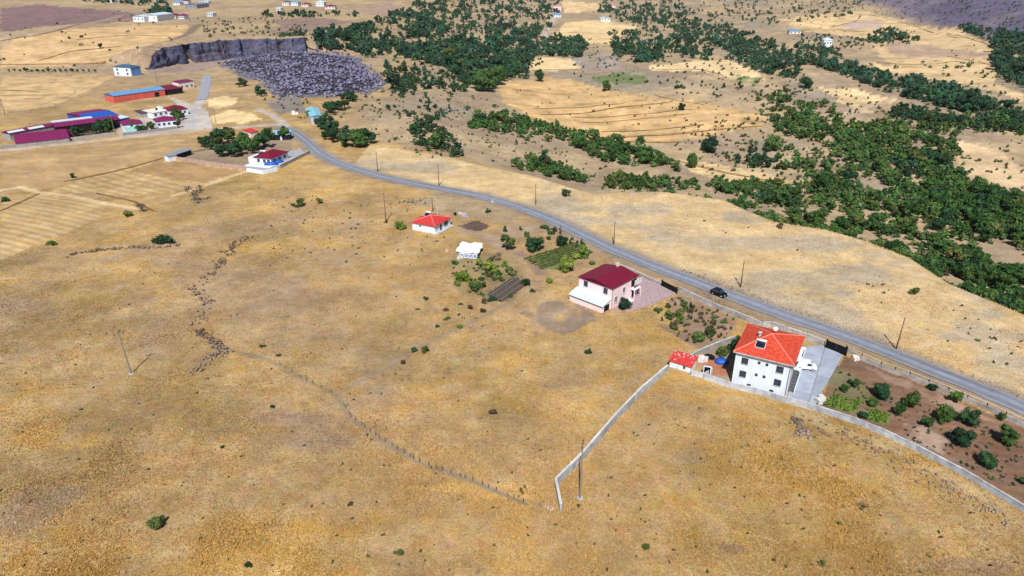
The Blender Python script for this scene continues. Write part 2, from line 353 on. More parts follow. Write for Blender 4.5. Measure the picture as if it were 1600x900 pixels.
PATCH = [(100, 690, 90, 16, 'c69e44', .7), (300, 720, 60, 18, 'b98c3c', .6), (1090, 605, 60, 26, 'c59c42', .7), (1190, 640, 60, 22, 'c89f4a', .7), (840, 522, 32, 12, 'b98e34', .8), (330, 505, 26, 26, 'c69e48', .6), (490, 268, 60, 18, 'cba550', .7),
 (600, 640, 70, 20, 'bd9446', .5), (60, 790, 70, 42, '97846c', .7), (20, 480, 70, 20, '95816c', .6), (215, 472, 50, 10, '8e7764', .6), (880, 592, 50, 16, '95806c', .5), (500, 692, 60, 16, '9a866c', .6), (440, 650, 70, 12, '94806a', .6), (1500, 885, 90, 18, '8f7868', .7),
 (1146, 856, 26, 12, '7d6660', .8), (1080, 712, 30, 16, '917c6a', .6), (740, 762, 110, 9, 'd0ae58', .7), (790, 775, 50, 7, 'd6b45c', .8), (90, 520, 60, 20, 'ae8a44', .5), (700, 850, 90, 22, 'b28a40', .5), (1250, 760, 130, 40, 'b98f3e', .5), (1000, 740, 60, 30, 'b78c3a', .5), (950, 500, 50, 14, 'c49c48', .6),
 (800, 500, 40, 12, 'c29c50', .6), (240, 640, 60, 18, 'a07a40', .5), (640, 420, 60, 22, 'b48c48', .5), (560, 470, 60, 20, '9a8268', .4), (430, 460, 60, 22, 'a08468', .4), (700, 255, 80, 10, 'd0ad5c', .6), (1000, 330, 90, 14, 'c9a252', .6), (1180, 390, 90, 16, 'a8987c', .6), (1450, 480, 100, 30, 'a89678', .6), (1290, 470, 70, 18, 'c6a45e', .5)]
PATCHW = []
for u_, v_, ru_, rv_, h_, s_ in PATCH:
    q_ = flat(u_, v_); PATCHW.append((q_[0], q_[1], ru_ / pxm(q_), abs(flat(u_, v_ - rv_)[1] - q_[1]), np.array(lin(h_)) * [.92, .88, .92] + [0, 0, .01], s_ * .55))
ROAD_PX = [(430, 193), (446, 200), (462, 208), (478, 221), (498, 239), (525, 254), (560, 266), (600, 277), (650, 288), (700, 297), (750, 306), (800, 320), (840, 334), (880, 352),
           (920, 372), (960, 391), (1005, 410), (1048, 427), (1087, 441), (1130, 458), (1165, 470), (1205, 486), (1260, 505), (1300, 518), (1350, 536), (1400, 556), (1450, 576), (1500, 596), (1550, 616), (1600, 637), (1680, 671), (1800, 722)]
ROADW = [tuple(p[:2]) for p in PL(ROAD_PX)]
TRACKS = [([(380, 372), (350, 392), (335, 415), (315, 436), (297, 452)], 1.7, 'bd9a56'), ([(1150, 612), (1228, 636), (1300, 668), (1370, 690), (1430, 718), (1500, 756), (1600, 818)], 1.7, 'b99c66'), ([(0, 236), (60, 229), (120, 223), (200, 215), (300, 204), (360, 200), (430, 195)], 3.6, 'b5a294'),
          ([(322, 122), (320, 145), (312, 160), (296, 178), (300, 198)], 4.0, 'b0aeb0'),
          ([(400, 170), (425, 180), (440, 190), (448, 200)], 3.0, 'b5ada2'),
          ([(575, 150), (582, 160), (600, 170), (625, 178), (655, 190)], 1.6, 'ab8c70'),
          ([(420, 150), (470, 148), (540, 149), (575, 150)], 2.2, 'b09c84'),
          ([(0, 298), (30, 292), (60, 300), (110, 306), (165, 318), (215, 326)], 1.6, 'd2b482'),
          ([(385, 268), (310, 294), (270, 306)], 1.6, 'd2b27c'),
          ([(0, 60), (90, 46), (140, 36), (200, 22), (240, 20)], 5, 'a08a78'),
          ([(855, 60), (850, 50), (862, 38), (866, 25)], 5, 'b3a9a4'),
          ([(1195, 182), (1250, 195), (1330, 175), (1400, 150)], 2.5, 'b9a286'),
          ([(940, 140), (1040, 160), (1100, 160)], 1.2, '9a7c54'),
          ([(270, 62), (295, 52), (312, 38)], 6, '7d6a5c'),
          ([(350, 545), (420, 562), (470, 590), (525, 617), (545, 650), (600, 690), (660, 725), (740, 752), (820, 787)], .72, '8d785c'),
          ([(525, 617), (600, 575), (650, 546), (700, 520), (750, 497), (800, 470)], .8, '957f66')]
TRACKW = [([tuple(q[:2]) for q in PL(p)], w, h) for p, w, h in TRACKS]

# ------------------------------------------------------------------ ground sheet
def make_ground():
    vs = np.arange(1130, 30, -2.2); dd = [flat(800, v)[1] for v in vs]
    dd = np.concatenate([np.linspace(-25, dd[0] - 1.2, 40), dd, np.geomspace(dd[-1] * 1.005, 9000, 130)])
    t = np.concatenate([np.linspace(-2.6, -.86, 90)[:-1], np.linspace(-.86, .86, 640), np.linspace(.86, 2.6, 90)[1:]])
    D, T = np.meshgrid(dd, t, indexing='ij')
    X = T * (D * COS + HC * SIN + .0); Y = D
    x, y = X.ravel(), Y.ravel(); z = H(x, y); c, g = land(x, y)
    nr, nc = D.shape; i = np.arange(nr * nc).reshape(nr, nc)
    q = np.stack([i[:-1, :-1], i[:-1, 1:], i[1:, 1:], i[1:, :-1]], -1).reshape(-1, 4)
    m = bpy.data.materials.new('ground'); m.use_nodes = True; n = m.node_tree.nodes; l = m.node_tree.links
    b = n['Principled BSDF']; b.inputs['Roughness'].default_value = 1.0; b.inputs['Specular IOR Level'].default_value = 0.0
    at = n.new('ShaderNodeAttribute'); at.attribute_name = 'Col'; ag = n.new('ShaderNodeAttribute'); ag.attribute_name = 'grass'
    tc = n.new('ShaderNodeTexCoord'); out = at.outputs['Color']
    def noise(sc, det=5, ro=.65, st=None):
        src = tc.outputs['Object']
        if st:
            mp = n.new('ShaderNodeMapping'); mp.inputs['Scale'].default_value = st; l.new(src, mp.inputs[0]); src = mp.outputs[0]
        z_ = n.new('ShaderNodeTexNoise'); z_.inputs['Scale'].default_value = sc; z_.inputs['Detail'].default_value = det; z_.inputs['Roughness'].default_value = ro
        l.new(src, z_.inputs['Vector']); return z_.outputs[0]
    def mr(v, a, c_, lo, hi):
        r = n.new('ShaderNodeMapRange'); r.inputs[1].default_value = a; r.inputs[2].default_value = c_; r.inputs[3].default_value = lo; r.inputs[4].default_value = hi
        l.new(v, r.inputs[0]); return r.outputs[0]
    def mul(a, f, fac=None):
        x_ = n.new('ShaderNodeMix'); x_.data_type = 'RGBA'; x_.blend_type = 'MULTIPLY'; x_.inputs[0].default_value = 1
        if fac is not None: l.new(fac, x_.inputs[0])
        l.new(a, x_.inputs[6]); l.new(f, x_.inputs[7]); return x_.outputs[2]
    gf = mr(ag.outputs['Fac'], 0, 1, .3, 1)
    out = mul(out, mr(noise(2.4), .3, .7, .74, 1.25), gf)            # clumps
    out = mul(out, mr(noise(.45, 6), .34, .66, .88, 1.12), gf)        # tussock patches
    out = mul(out, mr(noise(3.2, 3), .28, .42, .62, 1.0), ag.outputs['Fac'])   # random dark specks, stronger in wild grass
    out = mul(out, mr(noise(.75, 4, .6), .3, .44, .7, 1.0), gf); out = mul(out, mr(noise(.05, 6, .6), .35, .65, .84, 1.15)); out = mul(out, mr(noise(.17, 5, .6), .34, .66, .86, 1.13))
    hs = n.new('ShaderNodeHueSaturation'); l.new(out, hs.inputs['Color']); l.new(mr(noise(.21, 5), .3, .7, .7, .98), hs.inputs['Saturation'])
    l.new(mr(noise(.37, 5, .6), .3, .7, .482, .518), hs.inputs['Hue'])
    l.new(hs.outputs[0], b.inputs['Base Color'])
    bp = n.new('ShaderNodeBump'); bp.inputs['Strength'].default_value = .8; bp.inputs['Distance'].default_value = .35
    l.new(noise(1.3, 6, .7), bp.inputs['Height']); l.new(bp.outputs[0], b.inputs['Normal'])
    me = npmesh('ground', np.stack([x, y, z], 1), q, m, c, smooth=True)
    a = me.attributes.new('grass', 'FLOAT', 'POINT'); a.data.foreach_set('value', g.astype(np.float32))
    o = link(bpy.data.objects.new('ground', me)); tag(o, kind='structure')
make_ground()

def strip(name, px, width, material, lift=.06, step=2.0, wob=.45, kind='structure', crown=.05, lanes=False):
    pts = [np.array(p[:2]) for p in PL(px)]
    S = [0]; 
    for a, b in zip(pts[:-1], pts[1:]): S.append(S[-1] + np.linalg.norm(b - a))
    S = np.array(S); A = np.array(pts); n = max(4, int(S[-1] / step)); s = np.linspace(0, S[-1], n)
    def cr(k, q):
        return np.interp(q, S, A[:, k])
    X = cr(0, s); Y = cr(1, s)
    for _ in range(6):
        X[1:-1] = (X[:-2] + 2 * X[1:-1] + X[2:]) / 4; Y[1:-1] = (Y[:-2] + 2 * Y[1:-1] + Y[2:]) / 4
    tx, ty = np.gradient(X), np.gradient(Y); L = np.hypot(tx, ty); nx, ny = -ty / L, tx / L
    V = []; CC = []; cols = np.linspace(-.5, .5, 13)
    for k, c in enumerate(cols):
        w = width * c + (wob * (vnoise(s / 3, s * 0 + k, 91) - .5) * 2 if abs(c) == .5 else 0)
        px_, py_ = X + nx * w, Y + ny * w
        k1 = .9 + .16 * math.cos(c * 4 * math.pi) + .22 * (fbm(s / 14, s * 0 + c * 4, 171, 3) - .5) + .25 * (vnoise(np.floor(s / 23), s * 0 + (c > 0), 5) - .5) * (vnoise(np.floor(s / 23), s * 0 + 9, 6) > .6)
        du = sstep(.36, .52, abs(c) + .22 * (fbm(s / 5, s * 0 + c, 173, 3) - .5)); rc = np.array(lin('888e9d'))[None] * k1[:, None]; CC.append(rc * (1 - du[:, None] * .75) + np.array(lin('9a8a78'))[None] * du[:, None] * .75)
        V.append(np.stack([px_, py_, H(px_, py_) + lift + crown * (1 - 4 * c * c)], 1))
    V = np.stack(V, 1); i = np.arange(n * 13).reshape(n, 13)
    q = np.stack([i[:-1, :-1], i[:-1, 1:], i[1:, 1:], i[1:, :-1]], -1).reshape(-1, 4)[:, ::-1]
    me = npmesh(name, V.reshape(-1, 3), q, material, np.stack(CC, 1).reshape(-1, 3) if lanes else None, smooth=True)
    return tag(link(bpy.data.objects.new(name, me)), kind=kind)
strip('road', ROAD_PX[1:], 5.6, vcolmat('asphalt', .85, [(.5, .8, 1.15), (2.6, .82, 1.12)], spec=.25, bump=(6, .25, .05)), lift=.16, lanes=True)
strip('side_road', [(324, 118), (322, 130), (320, 143), (314, 156)], 6.5, mat('old_asphalt', '9a9ca6', .9, .1, .3), lift=.2, step=3)

M_EDGE = mat('weedy_bank', '8a6a40', .95, .25, .25, .4, 2, col2='5d4a30'); M_PATH = mat('worn_path', 'c2a888', .95, .1, .2)
for px_, w_, m_ in (([(832, 170), (900, 168), (975, 162)], 1.3, M_EDGE), ([(845, 179), (940, 172), (1050, 159)], 1.5, M_EDGE), ([(892, 183), (980, 180), (1082, 171)], 1.2, M_EDGE), ([(905, 191), (1000, 186), (1080, 178)], 1.1, M_EDGE), ([(940, 206), (1020, 203), (1100, 195)], 1.5, M_EDGE), ([(950, 215), (1050, 211), (1120, 203), (1190, 197)], 1.3, M_EDGE),
                    ([(970, 221), (1020, 223), (1065, 222)], 1.8, M_EDGE), ([(800, 140), (830, 141)], 1.4, M_EDGE), ([(832, 110), (870, 109), (903, 108)], 1.4, M_EDGE), ([(1022, 148), (1060, 158), (1100, 164)], 1.0, M_EDGE), ([(0, 141), (40, 142), (62, 144)], 1.6, M_EDGE), ([(0, 149), (50, 149), (92, 148)], 1.3, M_EDGE), ([(0, 158), (50, 159), (85, 157)], 1.2, M_PATH), ([(60, 164), (100, 152), (118, 145), (112, 134), (90, 128)], 1.5, M_PATH),
                    ([(0, 64), (60, 55), (130, 37)], 3.5, M_EDGE), ([(60, 95), (110, 80), (190, 72)], 2.2, M_EDGE), ([(120, 62), (200, 55), (262, 56)], 2.0, M_EDGE), ([(0, 101), (80, 100), (165, 97)], 2.0, M_EDGE), ([(1240, 48), (1310, 40), (1334, 35), (1345, 24)], 2.5, M_EDGE), ([(1282, 41), (1345, 50)], 2.2, M_EDGE), ([(1355, 22), (1420, 38), (1500, 60)], 2.2, M_EDGE), ([(1370, 98), (1460, 100), (1500, 96)], 2.2, M_EDGE), ([(1480, 88), (1530, 97), (1556, 104)], 2.2, M_EDGE), ([(1480, 52), (1540, 68), (1566, 76)], 2.2, M_EDGE),
                    ([(886, 51), (960, 53)], 1.8, M_EDGE), ([(1020, 108), (1090, 108), (1130, 118)], 1.5, M_EDGE), ([(405, 128), (440, 124), (480, 120)], 2.4, M_PATH), ([(128, 37), (200, 30), (270, 24), (330, 12)], 4, M_PATH), ([(860, 18), (852, 40), (846, 58)], 3, M_PATH), ([(1052, 250), (1130, 268), (1210, 284)], .9, M_EDGE), ([(1070, 256), (1150, 274), (1200, 282)], .8, M_EDGE),
                    ([(100, 284), (180, 268), (255, 247), (330, 232)], 1.6, M_EDGE), ([(0, 330), (60, 303)], 1.0, M_EDGE), ([(150, 302), (215, 316), (240, 330)], .9, M_EDGE)):
    strip('track' if m_ is M_PATH else 'field_edge', px_, w_, m_, lift=.14, step=2.5, wob=w_ * .4)

# ------------------------------------------------------------------ quarry face and spoil heap
def make_cliff():
    A = np.array(CLIFF); S = np.concatenate([[0], np.cumsum(np.hypot(*np.diff(A, axis=0).T))])
    n = 320; rows = 26; s = np.linspace(0, S[-1], n); X = np.interp(s, S, A[:, 0]); Y = np.interp(s, S, A[:, 1])
    tx, ty = np.gradient(X), np.gradient(Y); L = np.hypot(tx, ty); nx, ny = ty / L, -tx / L      # outwards, to the camera
    V = []; f = s / S[-1]
    top = (H(X - nx * 14, Y - ny * 14) + .35) * .92 * (1 - .45 * sstep(.16, 0, f) * sstep(-.01, .02, f))
    for r in range(rows):
        k = r / (rows - 1); zz = -1.0 + (top + 1.0 + 2.6 * (fbm(s / 9, s * 0, 101, 3) - .6)) * k
        col = np.floor(s / 5.5 + 2.2 * vnoise(s / 13, s * 0, 7) + .25 * vnoise(zz / 4, s / 5, 8)); dp = 4.2 * (_hash(col.astype(np.int64), col.astype(np.int64) * 0, 3) - .4)
        dp = dp + 4.2 * (fbm(s / 6, zz / 5, 103, 4) - .5) + 2.0 * (1 - k) + 2.2 * (k < .3 + .35 * vnoise(s / 18, s * 0, 12))
        dp = dp - 7 * sstep(.028, .014, np.abs(f - .31)) * (k < .93)
        V.append(np.stack([X + nx * dp, Y + ny * dp, zz], 1))
    b = 16; V.append(np.stack([X - nx * b, Y - ny * b, H(X - nx * b, Y - ny * b) + .2], 1)); V = np.stack(V, 0)
    i = np.arange((rows + 1) * n).reshape(rows + 1, n); q = np.stack([i[:-1, :-1], i[:-1, 1:], i[1:, 1:], i[1:, :-1]], -1).reshape(-1, 4)
    g = np.zeros(((rows + 1), n, 3)); g[:] = np.array(lin('50526a'))
    st = fbm(s / 3.5, s * 0, 107, 3)[None, :, None]; g *= .35 + 1.25 * st
    g = np.where(fbm(np.tile(s / 14, (rows + 1, 1)), np.tile(np.arange(rows + 1)[:, None] / 6, (1, n)), 109, 3)[..., None] > .58, g * np.array([1.2, 1.02, .88]), g)
    g[-2:] = np.array(lin('a08a72'))
    me = npmesh('quarry_cliff', V.reshape(-1, 3), q, vcolmat('cliff_rock', .95, [(.5, .7, 1.25), (.12, .75, 1.2)], bump=(.8, .8, .8)), g.reshape(-1, 3))
    tag(link(bpy.data.objects.new('quarry_cliff', me)), kind='structure')
make_cliff()
ICO_V = None
def ico(sub):
    import bmesh
    bm = bmesh.new(); bmesh.ops.create_icosphere(bm, subdivisions=sub, radius=1.0)
    v = np.array([p.co[:] for p in bm.verts]); f = np.array([[q.index for q in t.verts] for t in bm.faces]); bm.free(); return v, f
I1, I2 = ico(1), ico(2)
def rockV(sz, seed):
    r = np.random.default_rng(seed); v, f = I1
    w = v * (0.72 + .5 * r.random((len(v), 1))) * (np.array([1, .8, .7]) * (.75 + .5 * r.random(3)))[None]
    a = r.random() * 6.28; c, s = math.cos(a), math.sin(a); w = w @ np.array([[c, -s, 0], [s, c, 0], [0, 0, 1]])
    return w * sz, f
def rocks(name, xy, sizes, material, base, lift=None, colvar=.35, seed=1):
    """many stones in one mesh"""
    V, T, C = [], [], []; n = 0; r = np.random.default_rng(seed); zz = H(xy[:, 0], xy[:, 1])
    for k in range(len(xy)):
        v, f = rockV(sizes[k], seed * 1000 + k % 60)
        V.append(v + np.array([xy[k, 0], xy[k, 1], zz[k] + sizes[k] * .15 + (0 if lift is None else lift[k])])); T.append(f + n); n += len(v)
        C.append(np.repeat((np.array(base) * (1 - colvar + 2 * colvar * r.random()))[None], len(v), 0))
    me = npmesh(name, np.concatenate(V), np.concatenate(T), material, np.concatenate(C))
    return link(bpy.data.objects.new(name, me))
M_ROCK = vcolmat('rock', .92, [(1.3, .75, 1.2)])
def sample_poly(px, n, seed):
    r = np.random.default_rng(seed); p = np.array(px, float); out = np.zeros((0, 2))
    while len(out) < n:
        q = r.random((n * 3, 2)) * (p.max(0) - p.min(0)) + p.min(0); out = np.concatenate([out, q[inpoly(q[:, 0], q[:, 1], px)]])
    return out[:n]
HEAP = [(338, 98), (430, 84), (500, 76), (558, 91), (602, 129), (572, 144), (500, 149), (430, 150), (415, 128), (352, 106)]
hw = PL(HEAP)[:, :2]
def heap_h(x, y):
    d, _ = segdist(x, y, list(map(tuple, hw)) + [tuple(hw[0])]); ins = inpoly(x, y, hw)
    return np.where(ins, 5.0 * sstep(0, 30, d) * (.5 + fbm(x / 14, y / 14, 113, 3)), 0)
def make_heap():
    s = sample_poly(HEAP, 4200, 5) + np.random.default_rng(2).normal(size=(4200, 2)) * [5, 2]; w = P(s[:, 0], s[:, 1])
    sz = .42 + 1.2 * RNG.random(len(w)) ** 2.2
    lift = heap_h(w[:, 0], w[:, 1]) + RNG.random(len(w)) * .8
    o = np.argsort(-sz); big = o[:170]; rest = o[170:]
    # mound under the blocks, coloured dark to paint the shade in their gaps
    x0, y0 = hw.min(0); x1, y1 = hw.max(0); gx, gy = np.meshgrid(np.linspace(x0, x1, 110), np.linspace(y0, y1, 110), indexing='ij')
    zz = H(gx.ravel(), gy.ravel()) + heap_h(gx.ravel(), gy.ravel()) - .4; i = np.arange(110 * 110).reshape(110, 110)
    q = np.stack([i[:-1, :-1], i[1:, :-1], i[1:, 1:], i[:-1, 1:]], -1).reshape(-1, 4)
    rk = rocks('quarry_rubble', w[rest, :2], sz[rest], M_ROCK, lin('73718a'), lift[rest], .6, 3)
    tag(rk, 'heap of blue-grey quarry blocks below the cut rock face', 'rubble', kind='stuff')
    me = npmesh('mound', np.stack([gx.ravel(), gy.ravel(), zz], 1), q, mat('spoil', '36353f', .95, .2, .4, .6, 1.5), smooth=True)
    tag(link(bpy.data.objects.new('mound', me), rk), kind='stuff')
    shared = []
    for k in range(12):
        v, f = rockV(1.0, 700 + k); shared.append(npmesh('boulder', v, f, M_ROCK, np.repeat((np.array(lin('7c7a 92'.replace(' ', ''))) * random.uniform(.7, 1.3))[None], len(v), 0)))
    for k, j in enumerate(big):
        b = bpy.data.objects.new('boulder', shared[k % 12]); b.location = (w[j, 0], w[j, 1], w[j, 2] + lift[j] + sz[j] * .3); b.scale = (sz[j],) * 3
        b.rotation_euler = (0, 0, random.random() * 6); link(b)
        tag(b, 'large blue-grey stone block lying on the quarry spoil heap', 'boulder', 'largest blocks on the quarry heap')
make_heap()

# ------------------------------------------------------------------ buildings
class House:
    """root Empty; local -y is the front, +x the right-hand end"""
    def __init__(s, name, label, cat, c, rot, w, d, h, wm, gable=None, group=None, found=1.2):
        s.w, s.d, s.h = w, d, h; s.root = empty(name, (c[0], c[1], gz(c[0], c[1])), rot, label, cat, group)
        b = MB(); x, y = w / 2, d / 2
        if gable:
            ax, r = gable
            if ax == 'y': b.profile([(-x, -found), (x, -found), (x, h), (0, h + r), (-x, h)], -y, y)
            else:
                n = [(-y, -found), (y, -found), (y, h), (0, h + r), (-y, h)]
                b.add([(-x, p[0], p[1]) for p in n] + [(x, p[0], p[1]) for p in n], [(4, 3, 2, 1, 0), (5, 6, 7, 8, 9)] + [(k, (k + 1) % 5, 5 + (k + 1) % 5, 5 + k) for k in range(5)])
        else: b.box(-x, x, -y, y, -found, h)
        s.wall = b.build('wall', wm, s.root)
    def roof(s, m, rise, over=.5, ridge=0.0, axis='x', th=.16, cap=None):
        """hip roof with a ridge of the given length along the axis; 0 = pyramid, 'gable' = full length"""
        x, y, z = s.w / 2 + over, s.d / 2 + over, s.h + .02
        full = ridge == 'gable'
        if axis == 'x': k = x if full else ridge / 2; a, b2 = (-k, 0), (k, 0)
        else: k = y if full else ridge / 2; a, b2 = (0, -k), (0, k)
        zr = z + rise * (1 if full else 1)
        drop = over * rise / (s.d / 2 if axis == 'x' else s.w / 2) if full else 0
        ez = z - drop
        V = []
        for t in (0, th):
            V += [(-x, -y, ez + t), (x, -y, ez + t), (x, y, ez + t), (-x, y, ez + t), (a[0], a[1], zr + t), (b2[0], b2[1], zr + t)]
        if axis == 'x': top = [(0, 1, 5, 4), (1, 2, 5), (2, 3, 4, 5), (3, 0, 4)]
        else: top = [(0, 1, 4), (1, 2, 5, 4), (2, 3, 5), (3, 0, 4, 5)]
        fs = [tuple(i + 6 for i in f) for f in top] + [f[::-1] for f in top] + [(i, (i + 1) % 4, 6 + (i + 1) % 4, 6 + i) for i in range(4)]
        r = MB().add(V, fs).build('roof', m, s.root); s.rf = r
        if cap:
            g = MB(); T = [Vector(v) for v in V[6:]]
            for i, j in ((0, 4), (3, 4), (1, 5), (2, 5)) if axis == 'x' else ((0, 4), (1, 4), (2, 5), (3, 5)):
                c = MB().tube(T[i] + Vector((0, 0, .03)), T[j] + Vector((0, 0, .03)), .15, n=6); c.build('ridge_tiles', cap, r)
            if (T[4] - T[5]).length > .3: MB().tube(T[4] + Vector((0, 0, .03)), T[5] + Vector((0, 0, .03)), .15, n=6).build('ridge_tiles', cap, r)
        return r
    def shed(s, m, rise, over=.3, th=.14, axis='y'):
        x, y, z = s.w / 2 + over, s.d / 2 + over, s.h + .02
        zz = [z, z, z + rise, z + rise] if axis == 'y' else [z, z + rise, z + rise, z]
        P4 = [(-x, -y), (x, -y), (x, y), (-x, y)]
        s.rf = MB().add([(p[0], p[1], q) for p, q in zip(P4, zz)] + [(p[0], p[1], q + th) for p, q in zip(P4, zz)],
                 [(3, 2, 1, 0), (4, 5, 6, 7)] + [(i, (i + 1) % 4, 4 + (i + 1) % 4, 4 + i) for i in range(4)]).build('roof', m, s.root); return s.rf
    def _q(s, face, a, z):    # local point on a face; a along the face from its left, z up; returns origin, along, outward
        x, y = s.w / 2, s.d / 2
        if face == 'f': return Vector((-x + a, -y, z)), Vector((1, 0, 0)), Vector((0, -1, 0))
        if face == 'r': return Vector((x, -y + a, z)), Vector((0, 1, 0)), Vector((1, 0, 0))
        if face == 'b': return Vector((x - a, y, z)), Vector((-1, 0, 0)), Vector((0, 1, 0))
        return Vector((-x, y - a, z)), Vector((0, -1, 0)), Vector((-1, 0, 0))
    def _slab(s, o, al, out, a0, a1, z0, z1, t0, t1, b=None):
        b = b or MB(); V = [o + al * a + Vector((0, 0, z)) + out * t for t in (t0, t1) for a, z in ((a0, z0), (a1, z0), (a1, z1), (a0, z1))]
        return b.add(V, [(3, 2, 1, 0), (4, 5, 6, 7), (0, 1, 5, 4), (1, 2, 6, 5), (2, 3, 7, 6), (3, 0, 4, 7)])
    def window(s, face, a, z, w=1.1, h=1.3, fm=None, gm=None, name='window', mull=True):
        o, al, out = s._q(face, a, z); f = MB(); e = .09
        for q in ((-w / 2 - e, -w / 2, -h / 2 - e, h / 2 + e), (w / 2, w / 2 + e, -h / 2 - e, h / 2 + e), (-w / 2, w / 2, -h / 2 - e, -h / 2), (-w / 2, w / 2, h / 2, h / 2 + e)): s._slab(o, al, out, *q, -.02, .09, f)
        if mull: s._slab(o, al, out, -.035, .035, -h / 2, h / 2, -.02, .07, f)
        fo = f.build(name, fm or M_FRAME, s.root)
        s._slab(o, al, out, -w / 2, w / 2, -h / 2, h / 2, -.02, .03).build('pane', gm or M_GLASS, fo)
        if h < 2 and w > .9: s._slab(o, al, out, -w / 2 - .15, w / 2 + .15, -h / 2 - e - .09, -h / 2 - e - .002, -.02, .16).build('sill', M_SILL, fo)
        return fo
    def panel(s, face, a, z, w, h, m, name='door', t=.06, knob=True):
        o, al, out = s._q(face, a, z); d = s._slab(o, al, out, -w / 2, w / 2, -h / 2, h / 2, -.02, t).build(name, m, s.root)
        if knob and name == 'door': s._slab(o, al, out, w * .32, w * .4, -.06, .06, t, t + .07).build('handle', M_FRAME, d)
        return d
    def part(s, name, mb, m, parent=None): return mb.build(name, m, parent or s.root)
def fit(fl, fr, br, z, over=0.5):
    a, b, c = [Vector(flat(*p, z)[:2]) for p in (fl, fr, br)]
    f = b - a; g = c - b
    ang = math.atan2(f.y, f.x); ang2 = math.atan2(g.y, g.x) - math.pi / 2; rot = (ang * f.length + ang2 * g.length) / (f.length + g.length)
    ctr = (a + c) / 2
    return ctr, rot, f.length - 2 * over, g.length - 2 * over
def bar(fl, fr, z, depth, over=.3):
    """front eave between two photo points at height z above the terrain, given depth"""
    zz = P1((fl[0] + fr[0]) / 2, max(fl[1], fr[1]) + 6).z
    a, b = Vector(flat(*fl, zz + z)[:2]), Vector(flat(*fr, zz + z)[:2]); f = b - a; n = Vector((-f.y, f.x)).normalized()
    return (a + b) / 2 + n * depth / 2, math.atan2(f.y, f.x), f.length - 2 * over, depth - 2 * over

M_FRAME = mat('window_frame', '4a4b50', .5, .05); M_SILL = mat('sill_stone', 'cfcfcf', .7, .08); M_FRAMEW = mat('white_frame', 'd8d8d8', .5, .05)
def glassmat():
    m = mat('window_glass', '2c3f52', .08, .1, spec=.6); return m
M_GLASS = glassmat(); M_DARK = mat('dark_opening', '17171a', .8, .1); M_BLACKM = mat('black_metal', '131316', .45, .15, 2, metal=.2)  # dark_opening: near-black paints shade inside openings; also plain dark doors and scrap
M_WHITE = mat('white_render', 'e0e9f5', .85, .02, .9, .1, 5, col2='ccd6e2', stretch=(1.4, 1.4, .25)); M_PINK = mat('pink_render', 'f3dbe0', .85, .03, .4, .1, 5, col2='ead0d6')
M_CREAM = mat('cream_render', 'ddd5cc', .85, .06, .5); M_CONC = mat('concrete', 'bfc3ca', .9, .12, .8, .3, 5, col2='979ba4')
M_CONC2 = mat('weathered_concrete', 'b4b3b6', .9, .15, .6, .35, 5, col2='8a8688'); M_BLOCK = mat('grey_block', 'a3a09f', .9, .15, 1.0, .3, 5)
M_RED = roofmat('red_tiles', 'd4523a', 3.2, .5, .16, .7, col2='ab3a28'); M_RED2 = roofmat('faded_red_tiles', 'd04340', 3.2, .5, .14, .6, col2='a83234')
M_MAROON = roofmat('maroon_sheet', '7a1634', 2.0, .4, .1, .5, 'X', col2='641029'); M_PURPLE = roofmat('purple_sheet', '82225a', 2.0, .4, .12, .5, 'X', col2='661a48')
M_BLUER = roofmat('blue_sheet', '6f9dcc', 2.0, .4, .12, .45, 'X', col2='5583b5'); M_LBLUE = roofmat('pale_blue_sheet', '8cc3da', 1.6, .4, .1, .45, 'X', col2='79aec6')
M_WSHEET = roofmat('white_sheet', 'cfe0ea', 1.8, .3, .06, .45, 'X', col2='b5c9d6'); M_CAP = mat('ridge_tile', 'e07f6c', .7, .12, 2)
M_GREYR = roofmat('grey_sheet', '8d93a0', 2, .3, .1, .5); M_ORANGE = mat('orange_render', 'd0665c', .85, .08, .5, col2='b85550')
M_BLUETARP = mat('blue_tarp', '2458b8', .5, .15, 1.5, .5, 3); M_PANEL = mat('solar_panel', '1b2038', .15, .2, 2, spec=.6); M_TANK = mat('white_tank', 'e4e4e4', .4, .03)
M_TURQ = mat('turquoise_render', '9fd5d8', .8, .06, .5); M_CYARD = mat('yard_concrete', 'a3adbd', .9, .06, .5, .15, 4, col2='929bab'); M_PINKYARD = mat('pink_paving', 'ab969a', .9, .14, 1.4, .3, 5, col2='8f7d84')
M_ROOFB = roofmat('dark_blue_sheet', '41607f', 2.0, .3, .12, .5)

def solar(parent, x, y, z, tilt, s=1.0, rz=0.0):
    """water heater on a roof: collector panel, frame and tank"""
    e = bpy.data.objects.new('solar_heater', None); e.location = (x, y, z); e.rotation_euler = (0, 0, rz); link(e, parent)
    def r(b):  # tilt about x
        c, q = math.cos(tilt), math.sin(tilt); b.v = [(p[0], p[1] * c - p[2] * q, p[1] * q + p[2] * c) for p in b.v]; return b
    r(MB().box(-.98 * s, .98 * s, -1.0 * s, .85 * s, .12, .2)).build('collector', M_PANEL, e)
    f = MB(); f.box(-1.08 * s, -.985 * s, -1.08 * s, .9 * s, .1, .24); f.box(.985 * s, 1.08 * s, -1.08 * s, .9 * s, .1, .24); f.box(-.98 * s, .98 * s, -1.1 * s, -1.005 * s, .1, .24); r(f).build('frame', M_FRAMEW, e)
    r(MB().tube((-1.15 * s, 1.1 * s, .45), (1.15 * s, 1.1 * s, .45), .3 * s, n=12)).build('tank', M_TANK, e, True)
    return e

